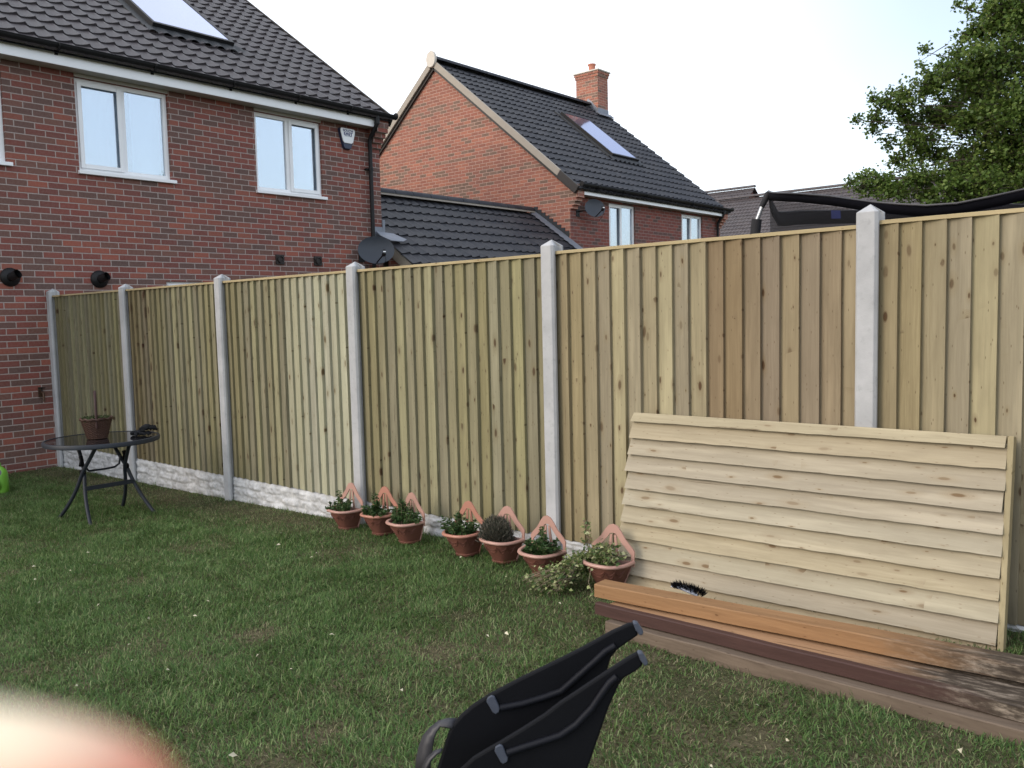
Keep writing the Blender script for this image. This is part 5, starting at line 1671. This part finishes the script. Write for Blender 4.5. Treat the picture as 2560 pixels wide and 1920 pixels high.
# ------------------------------------------------------------------ nested black garden chairs in the foreground
def chair(label, outline, ridge, clip, cap, strap_o, strap_i, dep, low):
    """silhouette measured for a chair standing dep metres in front of the camera"""
    fl_ = Vector((F.x, F.y, 0)).normalized()
    def q(p_, dd=0.0):
        # point on the vertical plane at distance dep in front of the camera
        v_ = F * 2120.85 + R * (p_[0] - 1280) - U * (p_[1] - 960)
        k_ = (dep + dd) / v_.dot(fl_)
        return CAM + v_ * k_
    c0_ = q(outline[-1])
    t_ = thing('garden_chair', label, 'chair', (c0_.x, c0_.y, gz(c0_.x)), group='nested black garden chairs')
    pts = [q(p_) for p_ in outline] 
    a_, b_ = pts[-1], pts[0]
    # run the shell on down to its foot below the picture
    foot_r = Vector((a_.x, a_.y, gz(a_.x) + low)) - R * 0.10
    foot_l = Vector((b_.x, b_.y, gz(b_.x) + low)) - R * 0.02
    sh = MB().prism(pts + [foot_r, foot_l], fl_ * 0.016)
    sh.build('side_shell', M['black_plastic'], t_, bevel=0.006)
    MB().tube([q(p_, -0.004) for p_ in ridge], 0.0085, 12).build('moulded_ridge', M['ridge_plastic'], t_, smooth=True)
    cp = [q(p_, -0.006) for p_ in cap]
    MB().prism(cp, fl_ * 0.020).build('end_cap', M['grey_cap'], t_, bevel=0.004)
    cl = [q(p_, -0.007) for p_ in clip]
    MB().prism(cl, fl_ * 0.008).build('clip', M['grey_cap'], t_, bevel=0.002)
    n_ = len(strap_o)
    V = []
    for o_, i_ in zip(strap_o, strap_i):
        V += [q(o_, 0.02), q(i_, 0.0)]
    s_ = MB().add(V, [(2 * k, 2 * k + 1, 2 * k + 3, 2 * k + 2) for k in range(n_ - 1)])
    so_ = s_.build('arm_loop', M['strap_plastic'], t_, smooth=True)
    mdf = so_.modifiers.new('thickness', 'SOLIDIFY'); mdf.thickness = 0.005
    # seat and legs, below the frame
    cen = pts[len(pts) // 2]
    sc_ = Vector((b_.x, b_.y, 0)).lerp(Vector((a_.x, a_.y, 0)), 0.5)
    zs = gz(sc_.x) + 0.15
    rr = Vector((R.x, R.y, 0)).normalized()
    MB().obox(Vector((sc_.x, sc_.y, zs)) - rr * 0.12 + fl_ * 0.15, rr * 0.20, fl_ * 0.13, Vector((0, 0, 0.015))).build('seat', M['black_plastic'], t_, bevel=0.01)
    for sx_ in (-0.28, 0.04):
        for sy_ in (0.03, 0.26):
            p0_ = Vector((sc_.x, sc_.y, zs)) + rr * sx_ + fl_ * sy_
            MB().tube([p0_, Vector((p0_.x, p0_.y, gz(p0_.x))) + rr * (0.03 if sx_ > 0 else -0.03)], 0.013, 8).build('leg', M['black_plastic'], t_, smooth=True)
    return t_


M['ridge_plastic'] = simple('ridge_plastic', (0.005, 0.006, 0.010), 0.6, 0.2, 0.2, 12)
chair('black moulded garden chair, the one behind in the nested foreground pair',
      [(1092, 1925), (1103, 1891), (1112, 1860), (1121, 1833), (1134, 1810), (1153.7, 1788), (1181, 1765), (1222, 1738), (1300, 1697), (1380, 1658), (1456, 1620), (1530, 1579), (1572, 1560), (1590, 1558), (1597, 1589), (1572, 1606), (1544, 1626), (1527, 1648), (1520, 1672), (1512, 1720), (1480, 1800), (1440, 1925)],
      [(1251, 1770), (1307, 1759), (1361, 1743), (1403, 1728), (1456, 1681), (1494, 1647), (1513, 1629), (1538, 1614)],
      [(1218, 1747), (1228, 1740), (1236, 1742), (1250, 1772), (1247, 1781), (1239, 1786), (1232, 1782), (1216, 1755)],
      [(1582, 1558), (1588, 1556), (1595, 1558), (1606, 1574), (1610, 1583), (1607, 1588), (1600, 1591), (1590, 1577)],
      [(1142, 1797), (1120, 1797), (1098, 1804), (1076, 1820), (1060, 1838), (1050, 1862), (1043, 1892), (1039, 1930)],
      [(1130, 1823), (1116, 1820), (1101, 1818), (1093, 1830), (1087, 1845), (1083, 1864), (1079, 1894), (1076, 1930)], 2.04, 0.30)
chair('black moulded garden chair, the nearer and lower one of the nested foreground pair',
      [(1150, 1925), (1160, 1917), (1181, 1897), (1217, 1875), (1249, 1857), (1300, 1826), (1360, 1788), (1400, 1757), (1443, 1729), (1519, 1678), (1575, 1642), (1592, 1633), (1603, 1634), (1609, 1664), (1590, 1680), (1560, 1697), (1550, 1710), (1543, 1725), (1523, 1769), (1498, 1842), (1469, 1925)],
      [(1268, 1882), (1310, 1868), (1360, 1852), (1400, 1839), (1440, 1812), (1480, 1770), (1506, 1732), (1525, 1706), (1542, 1692)],
      [(1238, 1870), (1248, 1863), (1256, 1865), (1270, 1895), (1268, 1905), (1258, 1911), (1252, 1907), (1237, 1880)],
      [(1594, 1634), (1600, 1632), (1607, 1633), (1617, 1649), (1621, 1659), (1618, 1664), (1612, 1666), (1602, 1653)],
      [(1107, 1874), (1087, 1880), (1069, 1897), (1060, 1915), (1056, 1935)],
      [(1103, 1882), (1092, 1888), (1079, 1902), (1071, 1918), (1067, 1938)], 1.93, 0.30)

# ------------------------------------------------------------------ photographer's finger at the lens
hd_ = thing('person', 'out of focus pale fingertip reaching over the lower left corner of the view', 'person', tuple(CAM + F * 0.054 - R * 0.06 - U * 0.035))
def hp(a, b, c_):
    """right, up, forward in metres from the lens"""
    return CAM + R * a + U * b + F * c_
def grow(chains):
    """one skin surface from a tree of (point, radius) chains"""
    me = bpy.data.meshes.new('hand')
    vs, es, rs = [], [], []
    for ch in chains:
        prev = ch[0] if isinstance(ch[0], int) else None
        for it in (ch[1:] if prev is not None else ch):
            vs.append(it[0]); rs.append(it[1])
            if prev is not None:
                es.append((prev, len(vs) - 1))
            prev = len(vs) - 1
    o0 = ORG[hd_.name]
    me.from_pydata([tuple(Vector(v_) - o0) for v_ in vs], es, [])
    o = bpy.data.objects.new('hand', me)
    COL.objects.link(o)
    o.parent = hd_
    sk = o.modifiers.new('skin', 'SKIN')
    for i, r_ in enumerate(rs):
        me.skin_vertices[0].data[i].radius = (r_, r_)
    me.skin_vertices[0].data[0].use_root = True
    sk.use_smooth_shade = True
    sb = o.modifiers.new('sub', 'SUBSURF'); sb.levels = 2; sb.render_levels = 2
    me.materials.append(M['skin'])
    return o
# wrist, palm, then the five fingers; only the long one reaches the view
palm = [(hp(-0.185, -0.080, 0.02), 0.026), (hp(-0.150, -0.060, 0.03), 0.030), (hp(-0.118, -0.046, 0.040), 0.026)]
grow([palm,
      [2, (hp(-0.088, -0.0345, 0.050), 0.0125), (hp(-0.060, -0.0305, 0.0535), 0.0118), (hp(-0.040, -0.0302, 0.0535), 0.0112), (hp(-0.0280, -0.0315, 0.0535), 0.0106), (hp(-0.0222, -0.0338, 0.0535), 0.0074)],
      [2, (hp(-0.094, -0.055, 0.060), 0.011), (hp(-0.088, -0.058, 0.088), 0.010), (hp(-0.108, -0.062, 0.094), 0.009)],
      [2, (hp(-0.100, -0.072, 0.058), 0.0105), (hp(-0.095, -0.078, 0.085), 0.0095), (hp(-0.115, -0.080, 0.090), 0.0085)],
      [1, (hp(-0.125, -0.085, 0.055), 0.010), (hp(-0.110, -0.092, 0.076), 0.009), (hp(-0.126, -0.094, 0.082), 0.008)],
      [1, (hp(-0.135, -0.052, 0.000), 0.012), (hp(-0.112, -0.050, -0.014), 0.0115), (hp(-0.092, -0.052, -0.010), 0.010)]])

# ------------------------------------------------------------------ lawn
def vnoise(x, y, s, seed=0):
    x = x * s + seed * 17.3; y = y * s + seed * 7.1
    xi = np.floor(x); yi = np.floor(y); fx = x - xi; fy = y - yi
    h = lambda a, b: np.modf(np.abs(np.sin(a * 127.1 + b * 311.7 + seed) * 43758.5453))[0]
    u_ = fx * fx * (3 - 2 * fx); v_ = fy * fy * (3 - 2 * fy)
    return (h(xi, yi) * (1 - u_) + h(xi + 1, yi) * u_) * (1 - v_) + (h(xi, yi + 1) * (1 - u_) + h(xi + 1, yi + 1) * u_) * v_


def dryness(x, y):
    n_ = 0.5 * vnoise(x, y, 1.7, 1) + 0.3 * vnoise(x, y, 4.5, 2) + 0.2 * vnoise(x, y, 11, 3)
    d_ = np.clip((n_ - 0.56) * 3.2, 0, 1) * 0.75
    # bare strip along the foot of the fence and thin turf to the right
    edge = np.clip(1 - (np.abs(y + 0.25)) / (0.32 + 0.35 * vnoise(x, y, 2.2, 5)), 0, 1) * np.clip((6.4 - x) / 1.5, 0, 1)
    right = np.clip((x * 0.8 + y * 0.45 - 5.2) / 2.0, 0, 1) * np.clip(n_ * 2.4 - 0.5, 0, 1)
    spot = np.zeros_like(x)
    for a, b, r_ in ((8.35, -2.35, .10), (8.45, -2.62, .16), (7.9, -1.15, .12), (8.1, -1.55, .14), (9.3, -1.35, .15), (9.6, -1.55, .15), (8.75, -1.25, .10), (7.2, -1.9, .12)):
        spot = np.maximum(spot, np.clip(1.3 - np.hypot(x - a, y - b) / r_, 0, 1))
    return np.clip(np.maximum(np.maximum(d_, edge * 1.1), np.maximum(right * 0.75, spot)), 0, 1)


def blades(n_, xr, yr, seed, inside, L0_, W0_):
    r2 = np.random.default_rng(seed)
    x = r2.uniform(*xr, n_); y = r2.uniform(*yr, n_)
    k_ = inside(x, y)
    x, y = x[k_], y[k_]
    dr_ = dryness(x, y)
    keep = r2.uniform(size=len(x)) > dr_ * 0.55
    x, y, dr_ = x[keep], y[keep], dr_[keep]
    m_ = len(x)
    tuft = vnoise(x, y, 6.5, 4) * 0.6 + vnoise(x, y, 15, 6) * 0.4
    L_ = L0_ * (0.55 + 0.8 * tuft) * r2.uniform(0.6, 1.3, m_) * (1 - 0.45 * dr_)
    L_ = L_ * (1 + 0.7 * np.clip((y + 0.16) / 0.1, 0, 1) * r2.uniform(0, 1, m_))
    W_ = W0_ * r2.uniform(0.7, 1.3, m_)
    long_ = r2.uniform(size=m_) < 0.012
    L_ = np.where(long_, L_ * 1.7, L_)
    # neighbouring blades lean together
    az = 2 * PI * (vnoise(x, y, 3.5, 8) * 1.6) + r2.normal(0, 1.6, m_)
    lean = np.clip(r2.normal(1.25, 0.4, m_), 0.1, 1.9)
    base = np.stack([x, y, gz_np(x) - 0.004], 1)
    dxy = np.stack([np.cos(az), np.sin(az), np.zeros(m_)], 1)
    sid = np.stack([-np.sin(az + r2.normal(0, .6, m_)), np.cos(az), np.zeros(m_)], 1)
    up = np.array([0, 0, 1.0])
    m1 = base + (dxy * np.sin(lean * 0.45)[:, None] + up * np.cos(lean * 0.45)[:, None]) * (L_ * 0.55)[:, None]
    tip = m1 + (dxy * np.sin(lean)[:, None] + up * np.cos(lean)[:, None]) * (L_ * 0.5)[:, None]
    w_ = (W_ * 0.5)[:, None]
    V = np.stack([base - sid * w_, base + sid * w_, m1 - sid * w_ * 0.85, m1 + sid * w_ * 0.85, tip], 1).reshape(-1, 3)
    isdry = (r2.uniform(size=m_) < (0.05 + dr_ * 0.75)).astype(np.float32) * r2.uniform(0.5, 1.0, m_)
    i = (np.arange(m_) * 5)[:, None]
    return V, i + np.array([[0, 1, 3, 2]]), i + np.array([[2, 3, 4]]), np.repeat(isdry, 5)


def front(x, y):       # region close to what the camera sees
    return (y > -0.55 - 0.42 * x) & (y > -3.6 + (x - 7.6) * 0.7 - 0.3) & (y < -0.03)


parts = [blades(620000, (0.0, 10.9), (-3.9, -0.03), 1, front, 0.040, 0.0034),
         blades(100000, (0.0, 13.0), (-7.0, -0.03), 2, lambda x, y: ~front(x, y), 0.045, 0.007)]
Vs, Q, T, A = [], [], [], []
off = 0
for V, q4, t3, a in parts:
    Vs.append(V); Q.append(q4 + off); T.append(t3 + off); A.append(a); off += len(V)
gr = np_mesh('grass', np.concatenate(Vs), [np.concatenate(Q), np.concatenate(T)], M['grass'], attr={'dry': np.concatenate(A)})
tag(gr, 'mown green lawn with dry and bare patches', 'grass', kind='stuff')

# small pale bits of dead leaf and chippings lying in the turf
nb = 80
xb_ = rng.uniform(4.5, 10.2, nb); yb_ = rng.uniform(-3.2, -0.3, nb)
kb = front(xb_, yb_) & (yb_ > -3.4)
xb_, yb_ = xb_[kb], yb_[kb]
nb = len(xb_)
Pb = np.stack([xb_, yb_, gz_np(xb_) + 0.030 + rng.uniform(0, 0.012, nb)], 1)
Db = unit(np.stack([rng.normal(size=nb), rng.normal(size=nb), rng.normal(0, 0.15, nb)], 1))
Lb = rng.uniform(0.010, 0.030, nb)
V, Fq = leaves(Pb, Db, Lb, Lb * rng.uniform(0.25, 0.7, nb), 0.2, 0.25)
lit = np_mesh('leaf_litter', V, Fq, simple('litter', (0.50, 0.46, 0.34), 0.8, 0.2, 0.25, 9))
tag(lit, 'pale scraps of dead leaf and wood scattered over the lawn', 'leaf litter', kind='stuff')
